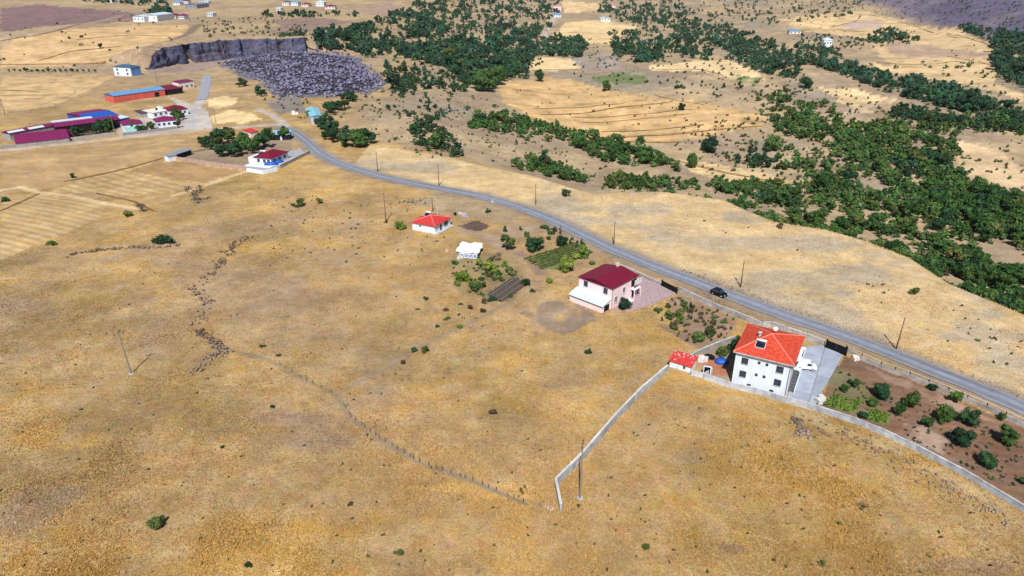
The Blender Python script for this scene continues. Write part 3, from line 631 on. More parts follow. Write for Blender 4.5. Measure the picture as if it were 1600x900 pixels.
# --- tall white house
def white_house():
    hs = House('white_house', 'tall white house with a bright red pyramid roof and solar heater', 'house', (54.1, 126.6), math.radians(-29), 10.9, 12.9, 7.9, M_WHITE)
    R = hs.roof(M_RED, 2.35, .55, 0, cap=M_CAP)
    for a, z, w, h in ((1.95, 6.2, 1.15, 1.25), (8.85, 6.2, 1.2, 1.3), (1.95, 3.1, 1.15, 1.25), (8.85, 3.1, 1.2, 1.3)): hs.window('f', a, z, w, h)
    for a, z in ((4.75, 6.6), (6.3, 6.6), (4.6, 3.7), (6.15, 3.7)): hs.window('f', a, z, .34, .4, mull=False)
    for a in (3.5, 8.0):
        for q in (-.2, .2): hs.window('f', a + q, .75, .2, .55, mull=False)
    hs.part('fascia', MB().box(-5.95, 5.95, -7.1, -7.01, 7.86, 8.1), M_CONC)
    hs.part('downpipe', MB().tube((5.25, -6.52, -.3), (5.25, -6.52, 7.8), .07, n=8), M_FRAME)
    hs.part('plinth', MB().box(-5.5, 5.5, -6.56, -6.455, -.9, .35), M_CONC)
    # right-hand side: upper balcony, door, outside stair
    b = MB(); b.box(5.45, 6.75, 1.6, 6.3, 4.6, 4.8); b.box(6.6, 6.75, 1.6, 6.3, 4.8, 5.8); b.box(5.45, 6.6, 1.6, 1.75, 4.8, 5.8); b.box(5.45, 6.6, 6.15, 6.3, 4.8, 5.8)
    hs.part('balcony', b, M_WHITE); hs.panel('r', 10.2, 5.9, 3.6, 2.1, M_DARK, 'balcony_opening', knob=False)  # flat near-black panel paints the shaded balcony opening
    hs.panel('r', 6.9, 4.3, 1.0, 2.1, M_BLACKM, 'door'); hs.panel('r', 11.2, 1.2, 2.2, 2.3, M_DARK, 'garage_door', knob=False)
    st = hs.part('stair', MB().add([(5.5, -4.0, -.4), (6.55, -4.0, -.4), (6.55, .2, 3.1), (5.5, .2, 3.1), (5.5, -4.0, -.2), (6.55, -4.0, -.2), (6.55, .2, 3.28), (5.5, .2, 3.28)],
        [(3, 2, 1, 0), (4, 5, 6, 7), (0, 1, 5, 4), (1, 2, 6, 5), (2, 3, 7, 6), (3, 0, 4, 7)]), M_FRAME)
    for k in range(14):
        y = -3.85 + k * .29; z = -.1 + k * .242; MB().box(5.52, 6.53, y, y + .27, z, z + .08).build('tread', M_BLACKM if k % 2 else M_FRAME, st)
    hs.part('landing', MB().box(5.46, 6.75, .2, 1.58, 3.0, 3.2), M_WHITE)
    hs.part('porch_wall', MB().box(6.6, 6.75, -4.2, 6.3, -.5, 1.05), M_WHITE)
    hs.window('r', 2.0, 6.2, 1.0, 1.2); hs.window('r', 4.6, 6.3, .8, 1.0)
    solar(R, -1.35, -3.7, 9.14, math.radians(19), .9)
    MB().tube((-2.2, -.5, 9.2), (-2.2, -.5, 10.4), .28, n=10).add([(-2.6, -.9, 10.4), (-1.8, -.9, 10.4), (-1.8, -.1, 10.4), (-2.6, -.1, 10.4), (-2.2, -.5, 10.65)], [(3, 2, 1, 0), (0, 1, 4), (1, 2, 4), (2, 3, 4), (3, 0, 4)]).build('chimney', M_CONC, R)
    d = MB(); n = 16; vs = [(0, 0, 0)] + [(.45 * math.cos(6.283 * k / n), .45 * math.sin(6.283 * k / n), .12) for k in range(n)]
    d.add(vs, [(0, 1 + k, 1 + (k + 1) % n) for k in range(n)]); o = d.build('satellite_dish', M_TANK, R); o.location = (.5, 1.1, 11.2); o.rotation_euler = (math.radians(60), 0, .3)
    MB().tube((.5, 1.15, 10.1), (.5, 1.15, 11.2), .04, n=6).build('dish_mast', M_FRAME, R)
white_house()
def pink_house():
    hs = House('pink_house', 'two-storey pale pink house with a dark maroon gable roof', 'house', (25.5, 166.9), math.radians(-43.5), 10.7, 11.4, 5.75, M_PINK, gable=('y', .95))
    R = hs.roof(M_MAROON, .98, .3, 'gable', 'y', cap=None)
    for a in (2.3, 8.7): hs.window('f', a, 4.5, 1.1, 1.3)
    hs.window('r', 1.8, 2.2, 1.1, 1.5, fm=M_FRAMEW); hs.window('r', 5.3, 3.6, 1.1, 1.5, fm=M_FRAMEW)
    b = MB(); b.box(5.36, 6.7, 2.6, 5.7, 2.75, 2.95)
    for y in (2.7, 5.5): b.box(6.5, 6.7, y, y + .2, -.5, 2.75)
    hs.part('balcony', b, M_PINK); b = MB()
    for k in range(7): b.box(6.55, 6.68, 2.7 + k * .46, 2.95 + k * .46, 4.75, 5.45)
    b.box(6.52, 6.7, 2.6, 5.75, 5.46, 5.62); b.box(6.52, 6.7, 2.6, 5.75, 4.3, 4.74); hs.part('balustrade', b, M_FRAMEW)
    hs.panel('r', 9.8, 4.2, 2.4, 1.9, M_DARK, 'balcony_opening', knob=False); hs.panel('r', 9.9, 1.2, 1.6, 2.2, M_DARK, 'door')
    st = hs.part('steps', MB().box(5.36, 6.6, 1.2, 2.5, -.4, .2), M_FRAMEW); 
    for k in range(4): MB().box(6.61 + k * .3, 6.9 + k * .3, 1.2, 2.5, -.4, .15 - k * .14).build('step', M_FRAMEW, st)
    # lean-to with the pale roof
    lw = hs.part('lean_to', MB().add([(-5.6, -9.1, -1), (5.1, -9.1, -1), (5.1, -5.72, -1), (-5.6, -5.72, -1), (-5.6, -9.1, 1.75), (5.1, -9.1, 1.75), (5.1, -5.72, 2.75), (-5.6, -5.72, 2.75)],
        [(3, 2, 1, 0), (4, 5, 6, 7), (0, 1, 5, 4), (1, 2, 6, 5), (2, 3, 7, 6), (3, 0, 4, 7)]), M_PINK)
    MB().add([(-5.9, -9.35, 1.74), (5.35, -9.35, 1.74), (5.35, -5.72, 2.82), (-5.9, -5.72, 2.82), (-5.9, -9.35, 1.84), (5.35, -9.35, 1.84), (5.35, -5.72, 2.92), (-5.9, -5.72, 2.92)],
        [(3, 2, 1, 0), (4, 5, 6, 7), (0, 1, 5, 4), (1, 2, 6, 5), (2, 3, 7, 6), (3, 0, 4, 7)]).build('lean_to_roof', M_WSHEET, lw)
    MB().tube((-5.9, -9.4, 1.76), (5.4, -9.4, 1.76), .06, n=6).build('gutter', M_FRAME, lw)
    MB().box(5.1, 5.13, -8.4, -6.2, -.3, 1.7).build('lean_to_door', M_DARK, lw)
    hs.part('downpipe', MB().tube((5.42, -5.6, -.3), (5.42, -5.6, 5.7), .06, n=6), M_FRAME)
    MB().box(-1.2, -.6, 5.0, 5.6, 5.8, 7.7).build('chimney', M_CREAM, R)
pink_house()
def small_house():
    c, rot, w, d = fit((642, 347), (680, 355), (705, 340), 2.75)
    hs = House('cottage', 'small single-storey white cottage with a scarlet hipped roof', 'house', c, rot, w, d, 2.7, M_WHITE)
    R = hs.roof(M_RED2, 1.5, .5, 0, cap=M_CAP)
    hs.panel('r', 3.6, 1.2, 1.0, 2.1, M_PANEL, 'door'); hs.window('r', 6.8, 1.6, 1.9, 1.3); hs.window('f', 3.2, 1.9, .4, .4, mull=False)
    hs.part('terrace', MB().box(w / 2, w / 2 + 1.3, -d / 2, d / 2, -.6, .25), M_CONC)
    solar(R, -2.4, 1.2, 3.75, math.radians(17), .9, .1)
    MB().box(.9, 1.4, 2.2, 2.7, 3.4, 5.4).build('chimney', M_CONC, R)
small_house()
def annex():
    c, rot, w, d = fit((1042.5, 563), (1080, 573), (1092, 563), 1.65, .25)
    hs = House('garden_store', 'low white store with a patchy red tiled roof at the wall corner', 'shed', c, rot, w, d, 1.5, M_WHITE)
    hs.shed(M_RED2, .9, .25); hs.window('f', w * .7, .95, .3, .45, mull=False)
    for k in range(16):
        x, y = random.uniform(-w / 2, w / 2), random.uniform(-d / 2, d / 2); s = random.uniform(.08, .16)
        zz = 1.52 + .14 + .9 * (y + d / 2 + .25) / (d + .5)
        MB().box(x - s, x + s, y - s * .7, y + s * .7, zz - .02, zz + .16).build('ballast_stone', M_SILL, hs.rf)
annex()
def ruin():
    # white sheeted shelter with glazed frames leaning on its front
    p = P1(729, 400); rt = math.radians(-12)
    hs = House('plastic_shelter', 'white sheet-covered shelter with glazed frames beside the garden', 'shelter', (p.x + .8, p.y + 2.2), rt, 6.0, 5.0, .9, M_CONC)
    g = MB(); n = 9; m = 7
    V = [(-3.6 + 7.2 * i / (n - 1) + .3 * random.uniform(-1, 1), -2.7 + 5.6 * j / (m - 1), 1.15 + 1.1 * j / (m - 1) + .36 * random.uniform(-1, 1)) for j in range(m) for i in range(n)]
    g.add(V, [(j * n + i, j * n + i + 1, (j + 1) * n + i + 1, (j + 1) * n + i) for j in range(m - 1) for i in range(n - 1)])
    o = g.build('sheet_cover', mat('white_plastic', 'e6eaee', .5, .06, 1.0, .3, 3), hs.root); so = o.modifiers.new('t', 'SOLIDIFY'); so.thickness = .05
    for k in range(4):
        x = -2.0 + k * 1.35
        f = MB().add([(x, -4.4, .15), (x + 1.2, -4.4, .15), (x + 1.2, -2.75, .95), (x, -2.75, .95), (x, -4.43, .21), (x + 1.2, -4.43, .21), (x + 1.2, -2.78, 1.01), (x, -2.78, 1.01)],
                     [(3, 2, 1, 0), (4, 5, 6, 7), (0, 1, 5, 4), (1, 2, 6, 5), (2, 3, 7, 6), (3, 0, 4, 7)]).build('glazed_frame', M_FRAMEW, hs.root)
        MB().add([(x + .15, -4.2, .335), (x + 1.05, -4.2, .335), (x + 1.05, -3.0, .917), (x + .15, -3.0, .917)], [(0, 1, 2, 3)]).build('pane', mat('pale_glass', '7f8fb0', .1, .15, 2, spec=.6), f)
    hs.panel('l', 1.4, .4, 1.6, .8, M_DARK, 'door')
ruin()
def junk(name, label, cat, pts, group=None):
    for k, (u, v, s, m, lb) in enumerate(pts):
        p = P1(u, v); b = MB(); 
        for q in range(4):
            x, y = random.uniform(-s, s) * .6, random.uniform(-s, s) * .6; w = s * random.uniform(.3, .7)
            b.box(x - w, x + w, y - w * .7, y + w * .7, -.1, s * random.uniform(.3, .9))
        o = b.build(name, m); o.location = p; o.rotation_euler = (0, 0, random.random() * 3); tag(o, lb or label, cat, group)
junk('scrap_pile', '', 'scrap', [
    (716, 388, 1.0, M_DARK, 'dark scrap heap at the left of the white plastic shelter'), (700, 392, .8, mat('pink_scrap', 'd9b0a8', .8), 'pinkish rubble heap left of the white plastic shelter'),
    (719, 404, .9, M_SILL, 'pale scrap heap at the front left corner of the plastic shelter'), (748, 388, .9, mat('violet_scrap', '6b5f74', .8), 'violet-grey scrap heap right of the plastic shelter'),
    (719, 335, 1.1, M_SILL, 'white scrap pile behind the scarlet roofed cottage'), (729, 338, 1.2, M_CONC2, 'grey scrap pile behind the cottage beside the dark soil'),
    (712, 336, .9, M_DARK, 'dark scrap pile nearest the cottage back corner'), (1099, 562, 1.3, M_SILL, 'white rubbish heap behind the red roofed garden store'),
    (1107, 559, 1.1, M_DARK, 'dark rubbish heap between garden store and olive tree'), (770, 316, .6, M_SILL, 'white object on the verge where the road passes the cottage'),
    (1336, 562, 1.0, M_CREAM, 'pale slab by the gate end of the orchard'), (1281, 627, 1.1, M_SILL, 'white crates at the lower corner of the concrete yard'),
    (462, 178, 2.2, M_TANK, 'white tank beside the pale blue shed below the quarry'), (510, 164, 1.6, M_TANK, 'white tank behind the pale blue shed'), (520, 168, 1.6, M_TANK, 'white tank right of the pale blue shed')])
p = P1(1127, 566)
def tarp():
    v, f = I2; r = np.random.default_rng(4); w = v * (1 + .15 * (r.random((len(v), 1)) - .5)) * np.array([1.6, 1.2, 1.1]); w[:, 2] = np.maximum(w[:, 2], -.1)
    o = link(bpy.data.objects.new('tarp_heap', npmesh('tarp_heap', w, f, M_BLUETARP))); o.location = p; tag(o, 'heap under a dark blue tarpaulin beside the white house', 'tarp')
tarp()

# --- farm at the left, compound, sheds
def barn(name, label, fl, fr, z, depth, wm, rm, rise, kind='gable', over=.3, axis='x', wins=0, cat='barn', cap=None, fm=None, doors=()):
    c, rot, w, d = bar(fl, fr, z, depth, over)
    hs = House(name, label, cat, c, rot, w, d, z, wm, gable=(axis, rise) if kind == 'gable' else None, found=2.5)
    if kind == 'gable': hs.roof(rm, rise, over, 'gable', axis)
    elif kind == 'hip': hs.roof(rm, rise, over, max(0, w - d) if axis == 'x' else 0, axis)
    elif kind == 'shed': hs.shed(rm, rise, over)
    for k in range(wins): hs.window('f', w * (k + .5) / wins, min(z * .55, 1.7), 1.1, 1.0, fm=fm)
    for a, dw, dh in doors: hs.panel('f', w * a, dh / 2, dw, dh, M_DARK)
    return hs
b1 = barn('cattle_barn', 'long low barn with a broad purple roof at the left edge', (24, 225), (109, 215.5), 1.9, 24, M_BLOCK, M_PURPLE, 2.2)
for k in range(4):
    for q in range(3): MB().box(-b1.w / 2 + 4 + k * 6 + q, -b1.w / 2 + 4.5 + k * 6 + q, -4.9 + 2.2 * (q % 2), -3.4 + 2.2 * (q % 2), 1.9, 3.75 + .3 * (q % 2)).build('roof_vent', M_PURPLE, b1.rf)
for a in (2.5, 7, 12): b1.window('l', 22 - a, .9, 1.6, 1.0)
nb = barn('narrow_barn', 'narrow barn with white roof sheets behind the purple barn', (14, 209.5), (132, 188), 3.6, 7, M_BLOCK, M_PURPLE, .9)
for q in (-.42, -.16, .2): MB().add([(nb.w * (q - .08), -3.4, 3.86), (nb.w * (q + .12), -3.4, 3.86), (nb.w * (q + .12), -1.2, 4.48), (nb.w * (q - .08), -1.2, 4.48)], [(0, 1, 2, 3)]).build('roof_sheet', M_WSHEET, nb.rf)
b = barn('open_barn', 'purple roofed barn with a dark open front above the trees', (86, 199), (188, 186.5), 4.0, 11, M_DARK, M_PURPLE, 1.3)  # closed walls in near-black paint the shaded open front
MB().box(-b.w * .5, b.w * .12, .2, 5.0, 4.7, 5.75).build('skylight_strip', M_WSHEET, b.rf)
b = barn('blue_covered_barn', 'barn with blue sheeting in front of a purple roof', (136, 188.5), (188, 181), 3.4, 30, M_BLUETARP, M_PURPLE, 1.2, wins=0)
MB().add([(-b.w * .46, -b.d / 2 - .2, 3.66), (b.w * .5, -b.d / 2 - .2, 3.66), (b.w * .5, -.8, 4.78), (-b.w * .46, -.8, 4.78)], [(0, 1, 2, 3)]).build('blue_sheeting', M_BLUETARP, b.rf)
barn('blue_lean_to', 'small blue shed with a white roof edge by the blue barn', (184, 187), (203, 183), 3.0, 8, M_BLUETARP, M_WSHEET, .6, 'shed', cat='shed')
barn('orange_barn', 'long barn with a sky blue roof and orange wall', (177, 150.5), (258, 139.5), 4.2, 13, M_ORANGE, M_BLUER, 1.3, doors=((.83, 3, 3),))
barn('dark_barn', 'dark maroon barn with open front joined to the orange barn', (259, 141), (286, 137.5), 3.4, 16, M_DARK, M_MAROON, .8, 'shed')  # solid near-black walls paint the shade of the open front
barn('pink_shed', 'pale pink shed with a thin maroon roof near the asphalt spur', (279, 130), (303, 126.5), 4.5, 8, M_CREAM, M_PURPLE, .6, 'shed', wins=3, cat='shed', fm=M_BLACKM)
h5 = barn('blue_white_house', 'two-storey white and blue house alone in the upper field', (175, 104), (203, 105.5), 6.6, 11, M_WHITE, M_ROOFB, 1.6, 'hip', cat='house', over=.4)
h5.panel('r', h5.d / 2, 3.2, h5.d * .94, 6.3, mat('blue_render', '6d9be0', .8, .08), 'blue_end_wall', .05, False)
for a in (.22, .78):
    for z in (1.8, 4.8): h5.window('f', h5.w * a, z, 1.4, 1.5)
h5.window('r', 3, 4.8, 1.4, 1.5); h5.window('r', 7.5, 4.8, 1.4, 1.5)
barn('farm_house', 'white farmhouse with purple hip roof and turquoise porch', (191, 196.5), (224, 193), 3.2, 12, M_WHITE, M_PURPLE, 1.9, 'hip', cat='house', wins=4).part('porch', MB().box(-4, 3, -7.5, -5.7, -1.5, 2.2), M_TURQ)
barn('roadside_house', 'white house with purple roof beside the gravel junction', (243, 191), (276, 187.5), 3.2, 10, M_WHITE, M_PURPLE, 1.8, 'hip', cat='house', wins=4)
barn('corner_house', 'white house with maroon hip roof nearest the side road', (263, 174), (294, 170.5), 3.0, 12, M_WHITE, M_MAROON, 2.2, 'hip', cat='house', wins=3)
fh = barn('flat_white_house', 'flat-roofed white house with dark openings between farm roofs', (238, 177), (264, 172.5), 2.9, 11, M_WHITE, M_CREAM, .3, 'shed', cat='house', wins=3)
fh.part('roof_tank', MB().tube((1, 0, 3.0), (1, 0, 4.3), .6, n=10), M_BLACKM); fh.part('stair_head', MB().box(2.5, 4.5, -1, 2, 3.1, 4.8), M_WHITE)
barn('ruined_shed', 'brown roofless-looking shed left of the flat white house', (220, 178), (234, 176), 2.4, 9, M_BLOCK, mat('brown_sheet', '5c4444', .8, .2, 1), .6, 'shed', cat='shed')
cp = fit((392, 246), (423, 248), (454, 237), 3.1)
def compound():
    c, rot, w, d = cp
    hs = House('walled_house', 'white house with a maroon hip roof inside the walled garden', 'house', c, rot, w, d, 3.0, M_WHITE)
    R = hs.roof(M_MAROON, 2.0, .5, max(0, d - w), 'y'); solar(R, -2.6, -3, 4.1, math.radians(16), 1.2)
    for a in (.25, .6, .85): hs.window('f', w * a, 1.7, 1.2, 1.2)
    for a in (.2, .5, .8): hs.window('r', d * a, 1.7, 1.2, 1.2)
    hs.part('side_wing', MB().box(-w / 2 - 4, -w / 2, -d / 2 + 1, d / 2 - 4, -1, 2.5), M_WHITE)
    hs.part('terrace', MB().box(-w / 2 - 2, w / 2 + 2, -d / 2 - 5, -d / 2, -1.2, .3), M_WHITE)
compound()
for k, (u, v, lb) in enumerate(((424, 258, 'bright blue tarpaulin heap at the corner of the walled house'), (432, 254, 'blue sheeted stack right of the walled house terrace'))):
    q = P1(u, v); vv, ff = I2; w = vv * (1 + .3 * (np.random.default_rng(k).random((len(vv), 1)) - .5)) * np.array([3.2, 2.2, 1.9]); w[:, 2] = np.maximum(w[:, 2], -.2)
    o = link(bpy.data.objects.new('tarp_heap', npmesh('tarp_heap', w, ff, M_BLUETARP))); o.location = q; tag(o, lb, 'tarp')
barn('carport', 'pale blue roofed carport with two dark bays by the bend', (424, 211), (453, 210), 2.8, 7, M_DARK, M_LBLUE, .7, 'shed', cat='carport').part('pillar', MB().box(-.4, .4, -3.5, -3.22, -1, 2.75), M_WHITE)  # solid near-black box paints the shaded bays
barn('red_roof_shed', 'little shed with a red roof behind the walled garden', (391, 208), (405, 205), 2.4, 7, M_CREAM, M_RED2, .7, 'shed', cat='shed')
s8 = barn('pale_blue_shed', 'workshop with pale blue gable roof below the quarry heap', (485, 183), (506, 181.5), 4.0, 26, M_CONC, M_LBLUE, 1.0, axis='y')
s8.panel('f', s8.w / 2, 1.6, 4, 3.2, M_ROOFB, 'door')
for k, (u0, v0, u1, v1) in enumerate(((262, 245, 277, 242), (278, 241, 300, 234))):
    barn('garden_shed', ('white-fronted lean-to in the west corner of the walled garden', 'open-fronted dark shed along the walled garden side')[k], (u0, v0), (u1, v1), 2.4, 4, (M_WHITE, M_DARK)[k], M_GREYR, .4, 'shed', cat='shed')  # second shed: near-black walls paint its shaded open front
# far village and lone houses: (front base left px, right px, wall height m, depth m, wall, roof, kind, label)
VIL = [((213, 34), (226, 34.5), 6, 24, M_WHITE, M_WSHEET, 'gable', 'white warehouse at the near end of the far village'),
 ((225, 33), (243, 34), 7, 40, M_WHITE, M_WSHEET, 'gable', 'larger white warehouse with pale roof in the far village'),
 ((264, 29), (276, 29), 4, 12, M_CREAM, M_PURPLE, 'hip', 'cream village house right of the white warehouses'),
 ((279, 30), (289, 29.5), 4, 12, M_WHITE, M_PURPLE, 'hip', 'white village house second right of the warehouses'),
 ((291, 14), (309, 13), 6, 40, M_GREYR, M_GREYR, 'gable', 'big grey shed in the far village'),
 ((271, 8), (281, 8), 4, 14, M_WHITE, M_BLUER, 'hip', 'white far village house with bluish roof'),
 ((285, 7), (294, 6.5), 5, 14, M_WHITE, M_PURPLE, 'hip', 'tall white far village house above the grey shed'),
 ((310, 6), (327, 5.5), 4, 12, M_WHITE, M_WSHEET, 'gable', 'long white village building at the far right'),
 ((324, 26), (333, 25.5), 4, 12, M_WHITE, M_WSHEET, 'shed', 'small white house between trees above the quarry'),
 ((167, 4), (178, 4), 4, 14, M_WHITE, M_WSHEET, 'gable', 'white farm building at the top left edge'),
 ((242, 4), (252, 4), 4, 14, M_WHITE, M_GREYR, 'hip', 'pale house beside the far village trees'),
 ((441, 9), (453, 8.5), 5, 16, M_CREAM, M_ROOFB, 'hip', 'blue-roofed hamlet house at the left of the hamlet'),
 ((455, 9), (466, 9), 5, 14, M_WHITE, M_BLUER, 'hip', 'white hamlet house with light blue roof'),
 ((472, 11), (483, 11), 4, 14, M_CREAM, M_PURPLE, 'hip', 'purple-roofed hamlet house in the middle'),
 ((494, 10), (507, 10), 6, 14, M_WHITE, M_WSHEET, 'hip', 'bright white hamlet house with white roof'),
 ((507, 15), (523, 14), 4, 18, M_CREAM, M_PURPLE, 'hip', 'wide purple-roofed hamlet house at the right'),
 ((432, 17), (440, 17), 4, 9, M_WHITE, M_WSHEET, 'shed', 'small white hut below the hamlet'),
 ((865, 17), (876, 16.5), 7, 10, M_PINK, mat('rose_sheet', 'd08a94', .7), 'hip', 'tall pink house among the upper woods'),
 ((862, 27), (878, 27), 4, 12, M_WHITE, M_BLUER, 'hip', 'white house with blue roof beside the woodland track'),
 ((938, 33), (953, 34), 4, 14, M_WHITE, M_WSHEET, 'gable', 'white greenhouse above the straw field in the woods'),
 ((950, 12), (962, 12), 4, 12, M_PINK, mat('rose_sheet', 'd08a94', .7), 'hip', 'pinkish house at the far edge of the woods'),
 ((1287, 73), (1299, 73), 7, 8, M_WHITE, M_WSHEET, 'hip', 'white tower-like house in front of the orchard rows'),
 ((1234, 52), (1252, 54), 4, 12, M_CREAM, M_BLUER, 'hip', 'pale low house with blue roof among trees, upper right')]
for fl, fr, z, dep, wm, rm, kd, lb in VIL:
    c = (P1(*fl) + P1(*fr)) / 2; w = min((P1(*fr) - P1(*fl)).length, 26 if dep > 20 else 15)
    hs = House('village_house' if 'house' in lb else 'village_building', lb, 'house' if 'house' in lb else 'building', (c.x, c.y + dep / 2), random.uniform(-.15, .1), max(w, 7), dep, z, wm, gable=('y', 1.6) if kd == 'gable' else None, group='buildings of the far village and hamlets', found=4)
    if kd == 'gable': hs.roof(rm, 1.6, .4, 'gable', 'y')
    elif kd == 'hip': hs.roof(rm, 2.2, .5, max(0, hs.w - dep), 'x')
    else: hs.shed(rm, .6, .3)
    for k in range(3): hs.window('f', hs.w * (k + .5) / 3, z * .55, 1.3, 1.3)

# ------------------------------------------------------------------ yards
def sheet(name, px, material, lift=.08, kind='structure'):
    w = PL(px); z = float(np.max(w[:, 2])) + lift; b = MB(); b.prism([tuple(p[:2]) for p in w], z - 1.0, z)
    return tag(b.build(name, material), kind=kind)
def slab_yard(px, material, cell, ang):
    w = PL(px); z = float(np.max(w[:, 2])) + .08; y = MB().prism([tuple(p[:2]) for p in w], z - 1.0, z - .05).build('concrete_yard', mat('joint_dirt', '6d6f78', .95)); tag(y, kind='structure')
    c, s_ = math.cos(ang), math.sin(ang); q = [(p[0] * c + p[1] * s_, -p[0] * s_ + p[1] * c) for p in w]
    def clip(poly, ax, v, sg):
        out = []
        for a, b in zip(poly, poly[1:] + poly[:1]):
            da, db = sg * (a[ax] - v), sg * (b[ax] - v)
            if da >= 0: out.append(a)
            if da * db < 0: t = da / (da - db); out.append((a[0] + (b[0] - a[0]) * t, a[1] + (b[1] - a[1]) * t))
        return out
    xs, ys = [p[0] for p in q], [p[1] for p in q]; g = .05
    for i in range(math.floor(min(xs) / cell), math.ceil(max(xs) / cell)):
        for j in range(math.floor(min(ys) / cell), math.ceil(max(ys) / cell)):
            p = list(q)
            for ax, v, sg in ((0, i * cell + g, 1), (0, (i + 1) * cell - g, -1), (1, j * cell + g, 1), (1, (j + 1) * cell - g, -1)):
                p = clip(p, ax, v, sg)
                if len(p) < 3: break
            if len(p) < 3: continue
            P2 = [(a * c - b * s_, a * s_ + b * c) for a, b in p]; cx, cy = sum(k[0] for k in P2) / len(P2), sum(k[1] for k in P2) / len(P2)
            MB().prism([(k[0], k[1]) for k in P2], z - .3, z + random.uniform(0, .012)).build('slab', material, y)
slab_yard([(1229, 624), (1274, 631), (1317, 556), (1290, 541), (1262, 541), (1245, 580)], M_CYARD, 4.2, math.radians(-29))
sheet('paved_yard', [(960, 484), (985, 486), (1012, 478), (1058, 458), (1004, 433), (985, 440)], M_PINKYARD)
sheet('forecourt', [(384, 262), (418, 268), (440, 260), (478, 240), (468, 232), (440, 240), (410, 252)], mat('pale_gravel', 'a4a4ac', .9, .12, .8))

# ------------------------------------------------------------------ walls, fences, gates
def wall_line(name, label, px, h, t, m, seg=4.0, posts=None, cat='wall', cap=None, jit=.04, rail=None):
    w = [Vector(p) for p in PL(px)]; root = empty(name, w[0], 0, label, cat); o = Vector((w[0].x, w[0].y, 0)); inv = Vector((w[0].x, w[0].y, w[0].z))
    for a, b in zip(w[:-1], w[1:]):
        L = (b - a).length; n = max(1, round(L / seg)); 
        for k in range(n):
            p, q = a.lerp(b, k / n), a.lerp(b, (k + 1) / n); d = (q - p); d.z = 0; l = d.length; d.normalize(); nn = Vector((-d.y, d.x, 0)) * t / 2
            hh = h + random.uniform(-jit, jit); off = nn * random.uniform(-.08, .08); za, zb = gz(p.x, p.y), gz(q.x, q.y); g = .012
            P0 = p + d * g; Q0 = q - d * g
            V = [Vector((c.x, c.y, z)) - inv + off for z0 in (-.8, hh) for c, z in ((P0 - nn, za + z0), (Q0 - nn, zb + z0), (Q0 + nn, zb + z0), (P0 + nn, za + z0))]
            pn = MB().add(V, [(3, 2, 1, 0), (4, 5, 6, 7), (0, 1, 5, 4), (1, 2, 6, 5), (2, 3, 7, 6), (3, 0, 4, 7)]).build('panel', m, root)
            if cap:
                V = [Vector((c.x, c.y, z)) - inv + off for z0 in (hh + .003, hh + .1) for c, z in ((P0 - nn * 1.35, za + z0), (Q0 - nn * 1.35, zb + z0), (Q0 + nn * 1.35, zb + z0), (P0 + nn * 1.35, za + z0))]
                MB().add(V, [(3, 2, 1, 0), (4, 5, 6, 7), (0, 1, 5, 4), (1, 2, 6, 5), (2, 3, 7, 6), (3, 0, 4, 7)]).build('coping', cap, pn)
            if posts:
                ph, pr, pm = posts; c = P0 - inv; c.z = za - inv.z
                MB().box(c.x - pr, c.x + pr, c.y - pr, c.y + pr, hh * .3, ph).build('post', pm, root)
            if rail:
                rh, rr, rm = rail; c = p - inv; e = q - inv; c.z = za - inv.z + rh; e.z = zb - inv.z + rh
                MB().tube(c, e, rr, n=6).build('rail', rm, root)
    return root
wall_line('boundary_wall', 'pale concrete wall running down from the garden store to a hooked end', [(1042, 581), (1003, 614), (963, 656), (910, 718), (868, 760), (876, 800)], 1.65, .3, M_CONC, cap=M_SILL)
wall_line('enclosure_wall', 'low white wall closing the yard next to the garden store', [(1079, 586), (1099, 591), (1112, 583)], 1.35, .2, M_CONC, 3)
wall_line('boundary_wall', 'concrete wall along the lower edge of the white house and orchard', [(1099, 592), (1140, 606), (1180, 615), (1228, 629), (1275, 642), (1330, 660), (1370, 676), (1430, 704), (1500, 741), (1600, 801), (1680, 850)], 1.25, .3, M_CONC, cap=M_CONC)
wall_line('garden_wall', 'grey wall between the overgrown garden and the white house yard', [(1078, 561), (1100, 549), (1120, 541), (1148, 531)], 1.0, .22, M_BLOCK, cap=M_CONC)
wall_line('roadside_wall', 'grey wall with posts along the road above the overgrown garden', [(1060, 455), (1095, 472), (1130, 487), (1165, 501), (1190, 512)], 1.35, .2, M_CONC2, 4, (1.6, .05, M_FRAME), cap=M_SILL)
wall_line('roadside_wall', 'pale wall with posts behind the red pyramid roof by the road', [(1190, 512), (1203, 511), (1230, 520), (1260, 530), (1288, 541)], 1.5, .2, M_CONC2, 4, (1.9, .05, M_FRAME), cap=M_SILL)
wall_line('roadside_fence', 'long low wall with dark posts between the orchard and the road', [(1321, 549), (1345, 562), (1375, 575), (1420, 591), (1480, 615), (1540, 640), (1600, 668), (1660, 694)], 1.0, .2, M_CONC2, 3.4, (1.75, .07, M_BLACKM), cat='fence', rail=(1.68, .05, M_SILL))
wall_line('roadside_wall', 'grey wall beside the road next to the pink house', [(960, 414), (985, 424), (1010, 436), (1032, 446)], .9, .2, M_CONC2, 4, cap=M_SILL)
wall_line('compound_wall', 'long pinkish wall in front of the walled garden', [(256, 248), (280, 251), (310, 255), (340, 260), (384, 265)], 1.6, .4, mat('pink_block', 'b39a90', .9, .15, 1), 8)
wall_line('compound_wall', 'white wall along the front terrace of the walled house', [(386, 268), (412, 272), (434, 267)], 1.6, .4, M_WHITE, 8)
wall_line('compound_wall', 'white coped wall from the walled house up to the road bend', [(438, 263), (460, 252), (484, 240)], 1.5, .4, M_CONC2, 8, cap=M_SILL)
wall_line('farm_wall', 'long grey wall between the purple barn and the dirt road', [(0, 233), (40, 229), (90, 222), (140, 216), (180, 211)], 1.5, .5, M_BLOCK, 9)
